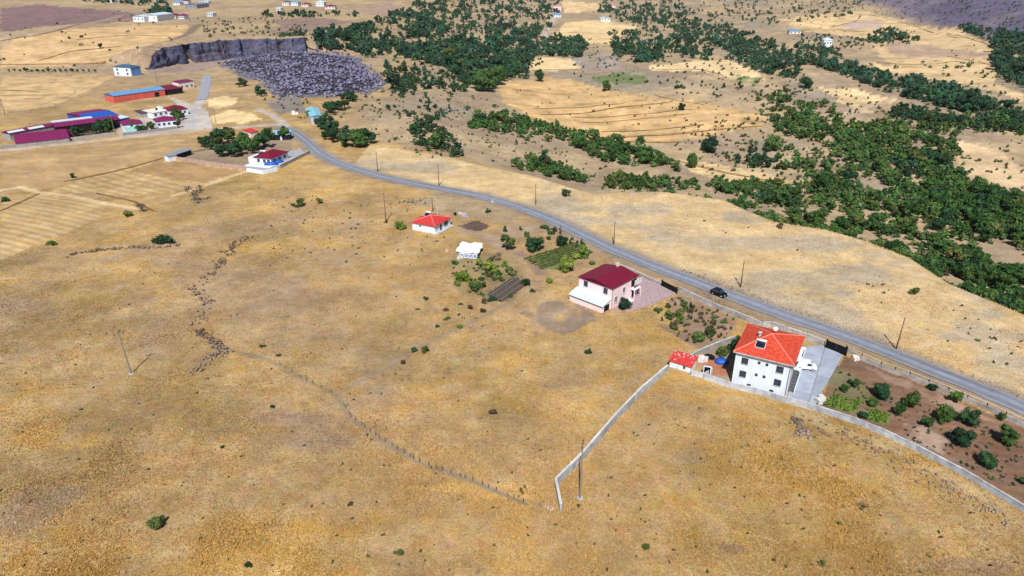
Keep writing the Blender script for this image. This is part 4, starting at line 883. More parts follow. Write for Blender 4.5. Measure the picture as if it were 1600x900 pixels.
wall_line('farm_wall', 'grey wall in front of the farmhouse with turquoise porch', [(192, 212), (230, 207), (275, 201)], 1.3, .4, M_BLOCK, 9)
def gate(label, a, b, h):
    A, B = P1(*a), P1(*b); d = B - A; root = empty('metal_gate', A, math.atan2(d.y, d.x), label, 'gate'); L = d.to_2d().length
    for x in (0, L): MB().box(x - .14, x + .14, -.14, .14, -.5, h + .25).build('post', M_BLACKM, root)
    for k in range(2):
        x0, x1 = L * k / 2 + (.16 if k == 0 else .02), L * (k + 1) / 2 - (.16 if k else .02); lf = MB().box(x0, x1, -.04, .04, .1, h).build('leaf', M_BLACKM, root)
        n = 7
        for q in range(n): xa = x0 + (x1 - x0) * (q + .15) / n; MB().box(xa, xa + (x1 - x0) / n * .7, -.065, -.042, .2, h - .1).build('slat', M_BLACKM, lf)
gate('black double gate between the concrete yard and the road', (1290, 544), (1321, 556), 2.1)
gate('black double gate of the pink house yard by the road', (1034, 447), (1057, 459), 1.7)
# black iron door of the yard beside the garden store
p = P1(1104, 586); o = empty('yard_door', p, math.radians(-20), 'black iron yard door right of the garden store', 'door')
MB().box(-.62, .62, -.05, .05, 0, 1.9).build('leaf', M_BLACKM, o); MB().box(-.82, -.64, -.12, .12, -.3, 2.05).build('jamb', M_WHITE, o); MB().box(.64, .82, -.12, .12, -.3, 2.05).build('jamb', M_WHITE, o); MB().box(-.82, .82, -.12, .12, 2.052, 2.2).build('lintel', M_WHITE, o)

# ------------------------------------------------------------------ poles
M_WOOD = mat('pole_wood', '7d6a5e', .9, .2, 3, stretch=(4, 4, .5)); M_PC = mat('pole_concrete', '8b827c', .9, .1, 3); M_INS = mat('insulator', '2e2420', .3, .1)
def pole(u, v, kind, label, h, lean=0.0, rz=0.3):
    p = P1(u, v); r = empty('power_pole', p, rz, label, 'utility pole', 'poles of the power line'); r.rotation_euler = (0, lean, rz)
    if kind == 'wood':
        MB().tube((0, 0, -.6), (0, 0, h), .18, .12, 10).build('shaft', M_WOOD, r, True)
        for q, z in ((-.18, h - .25), (.18, h - .7), (-.18, h - 1.15)):
            MB().tube((0, 0, z), (q, 0, z + .05), .02, n=5).build('bracket', M_FRAME, r); MB().tube((q, 0, z), (q, 0, z + .2), .06, .04, 8).build('insulator', M_INS, r)
    else:
        MB().tube((0, 0, -.6), (0, 0, h), .17, .1, 8).build('shaft', M_PC, r); MB().box(-1.0, 1.0, -.06, .06, h - .35, h - .22).build('crossarm', M_PC, r)
        for q in (-.92, 0, .92): MB().tube((q, 0, h - .22 if q else h), (q, 0, h + .16 if q else h + .3), .1, .06, 8).build('insulator', M_INS, r)
        MB().prism([(.55 * math.cos(k * .785), .5 * math.sin(k * .785)) for k in range(8)], -.4, .16).build('footing', M_CONC, r)
pole(205, 584, 'con', 'pale pole with crossarm alone in the left grassland', 10.0, math.radians(-1.5), .55)
pole(906, 779, 'con', 'tall grey pole standing beside the hooked end of the concrete wall', 11.2, 0, 1.35)
pole(603, 346, 'wood', 'dark pole in the grass left of the scarlet roofed cottage', 10.2, 0, .4)
for u, v, h, lb in ((1400, 546, 8.2, 'wooden pole by the road opposite the orchard'), (1157, 449, 7.8, 'wooden pole by the road beside the black car'), (959, 383, 8, 'wooden pole across the road from the vegetable rows'),
                 (837, 320, 7.8, 'wooden pole across the road beyond the cottage'), (686, 290, 8.5, 'wooden pole by the road bend left of the cottage pole row'), (590, 268, 8.4, 'wooden pole near the road bend above the grassland')): pole(u, v, 'wood', lb, h, random.uniform(-.02, .02))
pole(8, 179, 'wood', 'dark pole in the field at the far left edge', 9.3); pole(338, 196, 'con', 'concrete pole at the gravel junction by the yellow heaps', 9.7)
pole(246, 128, 'wood', 'thin pole between the blue-white house and the quarry', 9)
pole(536, 226, 'wood', 'grey pole among the trees right of the road bend', 8)
pole(676, 330, 'wood', 'thin pole rising behind the scarlet roofed cottage', 5); pole(178, 203, 'con', 'slim pale pole at the edge of the farm trees', 8)

# ------------------------------------------------------------------ vehicles
def car(label, u, v, ang, body_m, L=4.5, W=1.85, van=False):
    p = P1(u, v); r = empty('parked_van' if van else 'car', p + Vector((0, 0, .2)), ang, label, 'van' if van else 'car')
    a = L / 2; h = 1.0 if not van else 1.25
    if van: prof = [(-a, .4), (a - .1, .4), (a, .6), (a - .05, 1.0), (a - .85, 1.15), (a - 1.35, 1.95), (-a + .1, 2.0), (-a, 1.8)]
    else: prof = [(-a + .05, .32), (a - .1, .32), (a, .5), (a - .04, .78), (a - .35, .92), (a - 1.15, 1.02), (a - 1.9, 1.6), (a - 2.4, 1.7), (-a + .75, 1.68), (-a + .2, 1.2), (-a, 1.0)]
    n = len(prof); V = []
    for k, (y, ins) in enumerate(((-W / 2, 1), (-W / 2 + .07, 0), (W / 2 - .07, 0), (W / 2, 1))):
        for x, z in prof:
            q = 0.24 * max(0, z - 1.0) if ins else .1 * max(0, z - 1.0)
            yy = y + (q if y < 0 else -q); V.append((x * (.985 if ins else 1), yy, .32 + (z - .32) * (.97 if ins else 1)))
    f = [tuple(range(n - 1, -1, -1)), tuple(range(3 * n, 4 * n))] + [(j * n + k, j * n + (k + 1) % n, (j + 1) * n + (k + 1) % n, (j + 1) * n + k) for j in range(3) for k in range(n)]
    bd = MB().add(V, f).build('body', body_m, r)
    for s in (-1, 1):
        y = s * W / 2
        q = [(a - 1.3, 1.08), (a - 1.92, 1.5), (-a + .85, 1.52), (-a + .45, 1.12)] if not van else [(a - 1.0, 1.2), (a - 1.4, 1.75), (a - 2.1, 1.75), (a - 2.1, 1.2)]
        g = MB().add([(x, s * (W / 2 - .24 * (z - 1.0) + .012), .32 + (z - .32) * .97) for x, z in q], [(0, 1, 2, 3) if s < 0 else (3, 2, 1, 0)]).build('side_window', M_GLASS, bd)
        for x in (-a + .85, a - .9):
            w = MB().tube((x, y - s * .2, .33), (x, y + s * .01, .33), .34, n=16).build('wheel', M_BLACKM, r); MB().tube((x, y + s * .012, .33), (x, y + s * .03, .33), .2, n=12).build('rim', M_CONC, w)
        MB().box(a - .12, a + .01, y * .78 - .17, y * .78 + .17, .68, .82).build('headlight', M_TANK, r); MB().box(-a - .02, -a + .08, y * .8 - .12, y * .8 + .12, .85, 1.1).build('tail_light', M_RED, r)
        MB().box(a - 1.55, a - 1.4, y + s * .01 - .1, y + s * .01 + .1, 1.05, 1.2).build('mirror', body_m, r)
    ws = [(a - 1.2, 1.07), (a - 1.86, 1.58)] if not van else [(a - .9, 1.24), (a - 1.3, 1.88)]
    MB().add([(ws[0][0] + .03, -W * .42, ws[0][1] + .02), (ws[0][0] + .03, W * .42, ws[0][1] + .02), (ws[1][0] + .03, W * .37, ws[1][1] + .02), (ws[1][0] + .03, -W * .37, ws[1][1] + .02)], [(0, 1, 2, 3)]).build('windscreen', M_GLASS, bd)
    return r
i_ = Vector(P1(1130, 458)) - Vector(P1(1087, 441))
car('black car driving on the grey road beyond the pink house', 1123, 462, math.atan2(i_.y, i_.x), mat('black_paint', '0d0d11', .25, .05, spec=.6))
car('white van parked on the concrete yard beside the white house', 1258, 577, math.radians(-14), mat('white_paint', 'e2e2e2', .35, .03, spec=.5), 4.4, 1.8, True)

# ------------------------------------------------------------------ vegetation
def crown_np(seed, lumps=9, leaves=220, leaf=.17, flat_=.8, zc=1.15, base=(.030, .072, .022), sub=I1, core=.86, tall=1.0):
    r = np.random.default_rng(seed); V, T, C = [], [], []; n = 0; base = np.array(base)
    cs, rs, tint = [], [], []
    for k in range(lumps):
        d = r.normal(size=3); d /= np.linalg.norm(d); q = r.random() ** .45 * .82
        c = d * q * np.array([1, 1, flat_ * tall]) + np.array([0, 0, zc]); rad = r.uniform(.2, .46) * (1 if lumps > 3 else 1.6)
        cs.append(c); rs.append(rad); tint.append(base * r.uniform(.72, 1.3) * np.array([r.uniform(.85, 1.2), 1, r.uniform(.8, 1.2)]))
        v, f = sub; w = v * rad * core * (.8 + .4 * r.random((len(v), 1))) * np.array([1, 1, flat_]) + c
        V.append(w); T.append(f + n); n += len(w); C.append(np.repeat(tint[-1][None] * .9, len(w), 0))
    cs = np.array(cs); rs = np.array(rs); tint = np.array(tint); k = r.integers(0, lumps, leaves)
    d = r.normal(size=(leaves, 3)); d[:, 2] += .25; d /= np.linalg.norm(d, axis=1)[:, None]
    p = cs[k] + d * (rs[k] * r.uniform(.8, 1.22, leaves))[:, None] * np.array([1, 1, flat_])
    nn = d + .7 * r.normal(size=(leaves, 3)); nn /= np.linalg.norm(nn, axis=1)[:, None]
    a = np.cross(nn, r.normal(size=(leaves, 3))); a /= np.linalg.norm(a, axis=1)[:, None]; b = np.cross(nn, a)
    s = (leaf * r.uniform(.5, 1.15, leaves))[:, None]
    quad = np.stack([p - a * s - b * s * .2, p + b * s * .75, p + a * s - b * s * .1, p - b * s * .8], 1).reshape(-1, 3)
    i = np.arange(leaves)[:, None] * 4 + n; T.append(np.concatenate([i + [[0, 2, 1]], i + [[0, 3, 2]]]))
    V.append(quad); C.append(np.repeat(tint[k] * r.uniform(.75, 1.4, leaves)[:, None], 4, 0))
    return np.concatenate(V), np.concatenate(T), np.concatenate(C)
M_LEAF = vcolmat('foliage', .75, None, .34, .12)
M_LEAF2 = vcolmat('foliage_mass', .75, None, 0, .12)
M_BARK = mat('bark', '5a4636', .95, .25, 4)
PAL = dict(oak=(.044, .102, .028), deep=(.022, .060, .028), olive=(.075, .105, .030), light=(.105, .175, .030), grey=(.10, .085, .068), brown=(.075, .060, .035), teal=(.026, .074, .040), fruit=(.032, .078, .020))  # teal: bluish cast of haze put into the far leaf colour
CROWNS = {}
def crown_mesh(pal, var, kind='tree'):
    key = (pal, var, kind)
    if key not in CROWNS:
        kw = dict(tree=dict(lumps=13, leaves=420, leaf=.14), bush=dict(lumps=10, leaves=380, leaf=.13, zc=.55, flat_=.75), big=dict(lumps=22, leaves=1700, leaf=.085, zc=.92, flat_=.85),
                  cone=dict(lumps=6, leaves=260, leaf=.16, zc=1.5, flat_=1.5, tall=1.3), bare=dict(lumps=4, leaves=420, leaf=.055, zc=.95, core=.4))[kind]
        v, t, c = crown_np(hash((pal, kind)) % 7 * 0 + 31 * var + len(pal) * 7 + len(kind), base=PAL[pal], **kw)
        if kind == 'cone': v[:, :2] *= np.clip(1.25 - v[:, 2:3] / 2.9, .12, 1.2)
        CROWNS[key] = npmesh('crown', v, t, M_LEAF, c)
    return CROWNS[key]
TRUNK = None
def trunk_mesh():
    global TRUNK
    if TRUNK is None:
        b = MB().tube((0, 0, -.15), (.02, 0, .55), .11, .08, 7, False); b.tube((.02, 0, .5), (.0, .03, 1.2), .08, .03, 6, False)
        for a in (.3, 2.1, 4.0, 5.3): b.tube((.02, 0, .5), (.45 * math.cos(a), .45 * math.sin(a), 1.05), .05, .02, 5, False)
        TRUNK = b.mesh('trunk', M_BARK, True)
    return TRUNK
def tree(name, loc, r, pal, label, group=None, kind='tree', cat='tree', hs=1.0):
    e = empty(name, loc, random.random() * 6.28, label, cat, group); e.scale = (r * random.uniform(.82, 1.18), r * random.uniform(.82, 1.15), r * hs * random.uniform(.82, 1.2))
    link(bpy.data.objects.new('crown', crown_mesh(pal, random.randrange(5), kind)), e); link(bpy.data.objects.new('trunk', trunk_mesh()), e); return e
def bush(loc, r, pal, label, group=None, name='bush', kind='bush', hs=1.0):
    o = bpy.data.objects.new(name, crown_mesh(pal, random.randrange(5), kind)); o.location = loc; o.rotation_euler = (0, 0, random.random() * 6.28)
    o.scale = (r * random.uniform(.8, 1.2), r * random.uniform(.75, 1.15), r * hs * random.uniform(.75, 1.2)); link(o); return tag(o, label, 'bush', group)

# woodland: (polygon px, count, radius m lo-hi, palette, label, world-sampled?)
W = [
 ([(660, 0), (880, 0), (868, 35), (848, 55), (835, 100), (800, 122), (770, 140), (738, 134), (700, 110), (640, 92), (600, 95), (560, 85), (500, 75), (492, 55), (560, 45), (605, 28)], 1700, 2.6, 5.6, 'teal', 'dark bluish-green oak in the large wood above the straw fields'),
 ([(940, 0), (1050, 0), (1100, 30), (1200, 60), (1260, 100), (1330, 105), (1500, 140), (1600, 182), (1600, 200), (1480, 170), (1400, 150), (1300, 112), (1200, 92), (1090, 70), (1000, 45), (930, 20)], 1300, 2.2, 4.2, 'teal', 'dark oak in the long wood running to the right edge'),
 ([(838, 88), (850, 65), (900, 60), (922, 75), (915, 90)], 110, 3.2, 5, 'teal', 'dark oak in the clump below the upper straw field'),
 ([(815, 70), (850, 60), (845, 90), (820, 95)], 26, 3, 4.6, 'teal', 'dark oak in the clump below the upper straw field'),
 ([(950, 52), (1020, 45), (1060, 60), (1112, 78), (1110, 97), (1040, 97), (1000, 106), (960, 90)], 330, 2.4, 4.6, 'teal', 'dark oak in the wood right of the upper straw field'),
 ([(598, 106), (660, 100), (700, 120), (745, 132), (748, 142), (700, 147), (680, 137), (625, 150), (598, 132)], 80, 2.4, 4.4, 'deep', 'dark oak standing right of the quarry heap'),
 ([(725, 187), (800, 180), (830, 187), (900, 211), (960, 226), (1050, 256), (1060, 270), (1000, 262), (950, 256), (900, 231), (850, 207), (790, 207), (730, 202)], 230, 2.2, 3.8, 'oak', 'green oak in the tree belt below the striped straw field'),
 ([(640, 196), (662, 190), (700, 212), (728, 240), (720, 248), (690, 246), (650, 226)], 50, 2.2, 3.8, 'deep', 'dark oak in the clump on the slope right of the road'),
 ([(798, 254), (860, 255), (915, 272), (912, 286), (860, 278), (805, 264)], 75, 2.0, 3.3, 'oak', 'green oak in the belt along the plateau edge beyond the road'),
 ([(935, 294), (975, 278), (1040, 284), (1100, 290), (1090, 298), (1040, 296), (985, 297)], 85, 1.9, 3.0, 'oak', 'green oak at the plateau edge beyond the wooden poles'),
 ([(1100, 290), (1130, 284), (1200, 290), (1260, 308), (1330, 326), (1400, 348), (1480, 388), (1600, 432), (1640, 460), (1640, 500), (1600, 478), (1500, 440), (1420, 396), (1350, 366), (1240, 350), (1200, 320), (1120, 302)], 380, 1.7, 3.1, 'oak', 'green oak in the dense wood along the plateau rim'),
 ([(1190, 195), (1240, 178), (1300, 204), (1340, 195), (1420, 195), (1480, 182), (1600, 192), (1600, 214), (1500, 208), (1485, 240), (1500, 276), (1560, 300), (1600, 330), (1640, 430), (1500, 380), (1400, 340), (1300, 310), (1260, 292), (1300, 256), (1300, 232), (1220, 212)], 600, 1.7, 3.4, 'oak', 'green oak in the broad valley wood at the right'),
 ([(1300, 205), (1420, 215), (1480, 250), (1560, 310), (1600, 340), (1600, 400), (1500, 360), (1400, 310), (1320, 250)], 330, 1.9, 3.5, 'oak', 'green oak in the thickest part of the valley wood'),
 ([(1180, 150), (1240, 140), (1300, 165), (1320, 195), (1240, 200), (1195, 190)], 60, 2.0, 3.4, 'oak', 'oak on the bare slope above the valley wood'),
 ([(1130, 240), (1180, 236), (1222, 255), (1212, 266), (1140, 262)], 30, 2.2, 3.2, 'deep', 'dark oak in the clump beside the curved straw strip'),
 ([(1210, 232), (1300, 240), (1290, 290), (1210, 262)], 44, 2.0, 3.2, 'oak', 'oak in the scatter left of the valley wood'),
 ([(1548, 72), (1600, 60), (1610, 142), (1572, 130), (1552, 105)], 130, 3.0, 5.5, 'teal', 'bluish poplar-like tree in the creek wood at the right edge'),
 ([(1480, 38), (1600, 52), (1605, 74), (1560, 72), (1500, 48)], 90, 3, 5, 'teal', 'dark tree in the belt at the foot of the far mountain'),
 ([(1345, 60), (1380, 44), (1430, 50), (1440, 66), (1360, 68)], 60, 3, 4.6, 'teal', 'dark tree in the copse on the pale hill'),
 ([(230, 20), (268, 12), (268, 24), (240, 28)], 34, 4, 6, 'teal', 'dark tree in the far village copse'),
 ([(130, 2), (260, 2), (255, 10), (140, 6)], 36, 4, 6, 'teal', 'dark tree in the row at the top left'),
 ([(405, 24), (470, 20), (560, 22), (556, 27), (460, 28)], 40, 3, 5, 'deep', 'dark tree in the row above the purple ploughed field'),
 ([(440, 58), (476, 56), (474, 74), (440, 80)], 36, 3, 4.4, 'teal', 'dark tree on the right end of the quarry face'),
 ([(930, 18), (1010, 35), (1110, 70), (1200, 66), (1110, 25), (1000, 5)], 330, 2.2, 4.2, 'teal', 'dark oak in the wood climbing to the top edge'),
 ([(1115, 66), (1180, 78), (1250, 105), (1250, 126), (1180, 112), (1130, 92)], 170, 2.0, 3.8, 'teal', 'dark oak in the clumps right of the small straw plots'),
 ([(1240, 66), (1300, 82), (1335, 104), (1300, 112), (1250, 96)], 130, 2.0, 3.6, 'teal', 'dark oak below the white tower-like house'),
 ([(800, 168), (850, 190), (865, 224), (830, 226), (802, 212)], 26, 1.8, 3.2, 'oak', 'oak at the left end of the tree belt'),
 ([(800, 92), (826, 98), (824, 124), (800, 122)], 36, 2.6, 4.4, 'teal', 'dark oak beside the pale square plot'),
 ([(1200, 165), (1240, 168), (1320, 190), (1320, 222), (1250, 212), (1200, 190)], 90, 1.7, 3.1, 'oak', 'oak on the bare slope above the valley wood'),
 ([(1295, 195), (1400, 190), (1495, 210), (1495, 255), (1400, 262), (1310, 240)], 200, 1.9, 3.5, 'oak', 'green oak in the thickest part of the valley wood'),
 ([(1380, 165), (1480, 178), (1600, 182), (1600, 210), (1480, 200), (1390, 185)], 170, 1.8, 3.4, 'deep', 'dark oak in the wood below the pale right-hand fields'),
 ([(1385, 246), (1440, 242), (1495, 262), (1490, 286), (1420, 278)], 110, 1.9, 3.4, 'deep', 'dark oak in the compact dark clump of the valley'),
 ([(1455, 285), (1540, 292), (1600, 330), (1600, 360), (1500, 345)], 130, 1.9, 3.4, 'oak', 'green oak in the broad valley wood at the right'),
 ([(1240, 280), (1320, 282), (1390, 312), (1390, 332), (1300, 322), (1245, 304)], 90, 1.7, 3.1, 'oak', 'green oak in the dense wood along the plateau rim'),
 ([(1100, 288), (1165, 284), (1230, 300), (1225, 326), (1180, 312), (1110, 298)], 80, 1.6, 2.8, 'oak', 'green oak at the plateau edge beyond the wooden poles'),
 ([(1000, 120), (1190, 135), (1250, 180), (1190, 175), (1060, 150)], 34, 1.2, 2.2, 'deep', 'small dark tree above the striped field'),
 ([(840, 60), (870, 68), (870, 58)], 10, 2, 4, 'teal', 'dark oak beside the woodland track'),
]
def place_wood():
    pts = []
    for k, (poly, n, lo, hi, pal, lb) in enumerate(W):
        s = sample_poly(poly, n, 50 + k); w = P(s[:, 0], s[:, 1])
        cl = fbm(w[:, 0] / 24, w[:, 1] / 30, 131, 4)
        if n > 250: keep = cl > np.quantile(cl, .22); w = w[keep]
        rr = np.random.default_rng(k).uniform(lo, hi, len(w)) * np.random.default_rng(k + 99).choice([.42, .7, .95, 1.0, 1.22], len(w))
        for q, r in zip(w, rr): pts.append((q, r, pal, lb))
    rm = np.random.default_rng(8); A = np.array(RIM); S = np.concatenate([[0], np.cumsum(np.hypot(*np.diff(A, axis=0).T))])
    for _ in range(300):                                     # the slope just below the rim, hidden behind its edge
        s = rm.uniform(S[5], S[-2]); x, y = np.interp(s, S, A[:, 0]), np.interp(s, S, A[:, 1]); x2, y2 = np.interp(s + 2, S, A[:, 0]), np.interp(s + 2, S, A[:, 1])
        d = Vector((x2 - x, y2 - y)).normalized(); o = rm.uniform(7, 55); x, y = x - d.y * o, y + d.x * o
        pts.append((np.array([x, y, gz(x, y)]), rm.uniform(2.0, 3.3), 'oak', 'green oak in the dense wood along the plateau rim'))
    # far scatter
    for poly, n, lo, hi in (([(1040, 0), (1350, 0), (1330, 25), (1210, 40), (1110, 25)], 190, 1.5, 3.5), ([(600, 140), (740, 150), (800, 180), (720, 185), (640, 190), (600, 170)], 34, 1.2, 2.4),
                            ([(1190, 90), (1560, 100), (1600, 190), (1300, 120)], 60, 1.2, 2.4), ([(1250, 54), (1420, 60), (1420, 70), (1300, 82), (1255, 76)], 110, 1.6, 2.4)):
        s = sample_poly(poly, n, 7 + n); w = P(s[:, 0], s[:, 1])
        for q in w: pts.append((q, random.uniform(lo, hi), 'teal', 'small dark tree scattered over the far slopes'))
    size = np.array([r * pxm(q) * (.2 if not (-20 < 800 + F * q[0] / (q[1] * COS - (q[2] - HC) * SIN) < 1620) else 1) for q, r, _, _ in pts]); order = np.argsort(-size)
    for j in order[:290]:
        q, r, pal, lb = pts[j]; 
        p2 = random.choice([pal, pal, pal, 'oak' if pal != 'teal' else 'teal', 'deep', 'olive' if random.random() < .45 else pal, 'fruit'])
        w_ = lb.split('oak', 1)[1] if 'oak' in lb else lb.split('tree', 1)[1]
        lb2 = ('small ' if r < 2.2 else 'large ' if r > 3.0 else 'middle-sized ') + dict(oak='mid-green', deep='deep green', olive='olive-green', fruit='dark green', teal='bluish-green')[p2] + ' oak' + w_
        tree('oak_tree', (q[0], q[1], q[2] - .2), r, p2, lb2, 'oaks of the valley woods')
    LOW = {pl: [crown_np(900 + v, 7, 72, .22, base=PAL[pl]) for v in range(6)] for pl in ('oak', 'deep', 'teal')}
    V, T, C = [], [], []; n = 0; rg = np.random.default_rng(12); UI = []; UND = [crown_np(980 + v, 3, 26, .3, zc=.5, base=b) for v, b in enumerate([PAL['deep'], PAL['olive'], PAL['oak'], PAL['brown'], PAL['oak'], PAL['olive']])]
    for j in order[290:]:
        q, r, pal, _ = pts[j]; v, t, c = LOW[pal][rg.integers(6)]; a = rg.random() * 6.28; cs, sn = math.cos(a), math.sin(a)
        w = v @ np.array([[cs, -sn, 0], [sn, cs, 0], [0, 0, 1]]) * r * np.array([1, 1, rg.uniform(.85, 1.15)]) + q - np.array([0, 0, .35 * r])
        V.append(w); T.append(t + n); n += len(w); C.append(c * rg.uniform(.6, 1.55) * np.array([rg.uniform(.8, 1.6), 1, rg.uniform(.75, 1.25)]))
    for j in order[rg.random(len(order)) < .6]:                     # understorey at the feet of the trees
        q, r, pal, _ = pts[j]; x, y = q[0] + rg.normal() * 1.9 * r, q[1] + rg.normal() * 1.9 * r; v, t, c = UND[rg.integers(6)]
        w = v * r * rg.uniform(.2, .5) + np.array([x, y, 0]); V.append(w); T.append(t + n); n += len(w); C.append(c * rg.uniform(.7, 1.6)); UI.append((len(V) - 1, x, y))
    zz = H(np.array([u[1] for u in UI]), np.array([u[2] for u in UI]))
    for (k, _, _), z in zip(UI, zz): V[k][:, 2] += z
    o = link(bpy.data.objects.new('woodland', npmesh('woodland', np.concatenate(V), np.concatenate(T), M_LEAF2, np.concatenate(C))))
    tag(o, 'dark green woodland spread over the valley and far slopes', 'woodland', kind='stuff')
place_wood()
# low scrub dotted over the valley
def scrub():
    V, T, C = [], [], []; n = 0; rg = np.random.default_rng(21)
    LOW = [crown_np(950 + v, 3, 26, .3, zc=.5, base=b) for v, b in enumerate([PAL['deep'], PAL['brown'], PAL['oak'], PAL['deep'], PAL['brown'], PAL['olive']])]
    for poly, m, lo, hi in (([(560, 140), (760, 150), (860, 230), (960, 260), (930, 290), (800, 255), (640, 245), (560, 200)], 300, .35, 1.0), ([(780, 130), (1200, 150), (1240, 240), (1050, 250), (900, 210)], 90, .4, 1.1),
                            ([(1060, 200), (1320, 130), (1480, 200), (1300, 300), (1100, 270)], 420, .5, 1.4), ([(1300, 100), (1600, 140), (1600, 320), (1450, 260)], 130, .5, 1.4), ([(1210, 20), (1560, 40), (1560, 130), (1300, 90)], 70, .7, 1.4),
                            ([(880, 60), (1200, 60), (1290, 150), (900, 130)], 260, .7, 1.7), ([(300, 30), (480, 20), (480, 56), (330, 60)], 130, .8, 2.0), ([(0, 10), (320, 20), (240, 100), (0, 110)], 40, .8, 2.0), ([(1100, 0), (1600, 0), (1600, 60), (1350, 20)], 360, .7, 1.9),
                            ([(400, 150), (470, 190), (620, 180), (600, 150)], 60, .6, 1.3), ([(1000, 320), (1240, 400), (1600, 600), (1600, 520), (1250, 370)], 40, .2, .5), ([(640, 0), (880, 0), (840, 110), (600, 100)], 200, 1.0, 2.2),
                            ([(0, 420), (600, 300), (820, 480), (860, 780), (900, 900), (0, 900)], 260, .1, .3), ([(900, 800), (1040, 600), (1220, 660), (1600, 830), (1600, 900), (900, 900)], 120, .1, .3), ([(400, 290), (660, 300), (720, 400), (420, 420)], 120, .12, .45),
                            ([(1010, 478), (1060, 464), (1150, 498), (1140, 525), (1095, 545), (1060, 530)], 90, .25, .7), ([(705, 405), (760, 398), (835, 425), (800, 468), (745, 470), (708, 445)], 60, .2, .6), ([(1290, 606), (1300, 570), (1345, 596), (1480, 625), (1600, 690), (1600, 780), (1400, 680)], 170, .12, .4)):
        s = sample_poly(poly, m, m + 3); w = P(s[:, 0], s[:, 1])
        for q in w:
            v, t, c = LOW[rg.integers(6) if hi > .4 else rg.choice([1, 4, 1, 4, 5, 3])]; r = rg.uniform(lo, hi); V.append(v * r + q - np.array([0, 0, .1 * r])); T.append(t + n); n += len(v); C.append(c * rg.uniform(.8, 1.5))
    o = link(bpy.data.objects.new('scrub', npmesh('scrub', np.concatenate(V), np.concatenate(T), M_LEAF2, np.concatenate(C)))); tag(o, 'low dark scrub dotted over the bare slopes', 'scrub', kind='stuff')
scrub()

# named single trees and bushes: (u, v of base, radius px, palette, kind, label)
SOLO = [
 (245, 824, 16, 'olive', 'bush', 'lone round green bush in the lower left grassland'), (257, 379, 15, 'deep', 'bush', 'dark dome-shaped bush behind the low stone line at the left'),
 (80, 383, 9, 'oak', 'bush', 'green bush at the lower corner of the striped stubble field'), (115, 278, 7, 'oak', 'bush', 'small bush on the bank between the two upper stubble fields'),
 (8, 314, 9, 'deep', 'bush', 'dark bush at the left edge beside the stubble field'), (217, 332, 14, 'grey', 'bare', 'grey leafless thicket at the stubble field corner'),
 (200, 338, 9, 'olive', 'bush', 'low olive bush below the grey thicket'), (305, 317, 22, 'grey', 'bare', 'wide grey brushwood at the edge of the stubble field'),
 (466, 322, 10, 'olive', 'bush', 'olive bush in the grass left of the dark pole'), (500, 318, 7, 'olive', 'bush', 'low olive bush right of its twin in the upper grass'),
 (389, 884, 7, 'deep', 'bush', 'tiny dark bush at the bottom edge left of centre'), (625, 865, 8, 'olive', 'bush', 'small olive bush at the bottom centre'), (547, 789, 5, 'brown', 'bush', 'tiny brown bush below the row of stakes'),
 (770, 646, 7, 'brown', 'bush', 'brown bush in the middle grass left of the concrete wall'), (919, 552, 7, 'deep', 'bush', 'dark bush in the grass below the pink house'), (426, 637, 6, 'deep', 'bush', 'dark bush left of the stake row junction'),
 (410, 542, 4, 'deep', 'bush', 'tiny dark bush above the stake row, left of its pair'), (435, 556, 5, 'deep', 'bush', 'tiny dark bush above the stake row, right of its pair'),
 (646, 549, 9, 'deep', 'bush', 'dark bush in the middle of the faint track hedge'), (664, 550, 8, 'olive', 'bush', 'olive bush at the right end of the faint track hedge'), (630, 569, 6, 'brown', 'bush', 'brown bush on the faint track below the hedge'),
 (883, 307, 8, 'deep', 'bush', 'dark bush in the straw beyond the road'), (1428, 460, 10, 'olive', 'bush', 'flat olive bush on the grass plateau at the right'), (1218, 356, 7, 'brown', 'bush', 'brown bush on the plateau rim'),
 (1010, 857, 7, 'olive', 'bush', 'olive bush in the lower grass right of the tall pole'), (1347, 795, 11, 'grey', 'bare', 'grey dry shrub in the golden grass at the right'), (1311, 820, 6, 'deep', 'bush', 'dark bush below the grey dry shrub'),
 (1283, 882, 6, 'olive', 'bush', 'small bush near the bottom edge at the right'), (816, 770, 8, 'brown', 'bare', 'dry brown weed clump beside the hooked wall end'), (903, 791, 4, 'deep', 'bush', 'tiny dark weed at the foot of the tall pole'),
 (603, 348, 4, 'brown', 'bush', 'brown weed at the foot of the dark pole'), (626, 358, 10, 'light', 'bush', 'bright green bush at the left wall of the cottage'), (348, 700, 5, 'deep', 'bush', 'tiny dark bush in the left grass below the stone wall'),
 (762, 332, 5, 'deep', 'bush', 'small dark bush on the grass behind the cottage'), (127, 640, 3, 'deep', 'bush', 'tiny dark tuft left of the pale pole'),
 (975, 483, 10, 'deep', 'big', 'dark bush at the front corner of the pink house'), (1147, 548, 13, 'deep', 'cone', 'dark tree squeezed behind the white house corner'),
 (1128, 556, 11, 'olive', 'big', 'olive tree in the yard between garden wall and tarpaulin'),
]
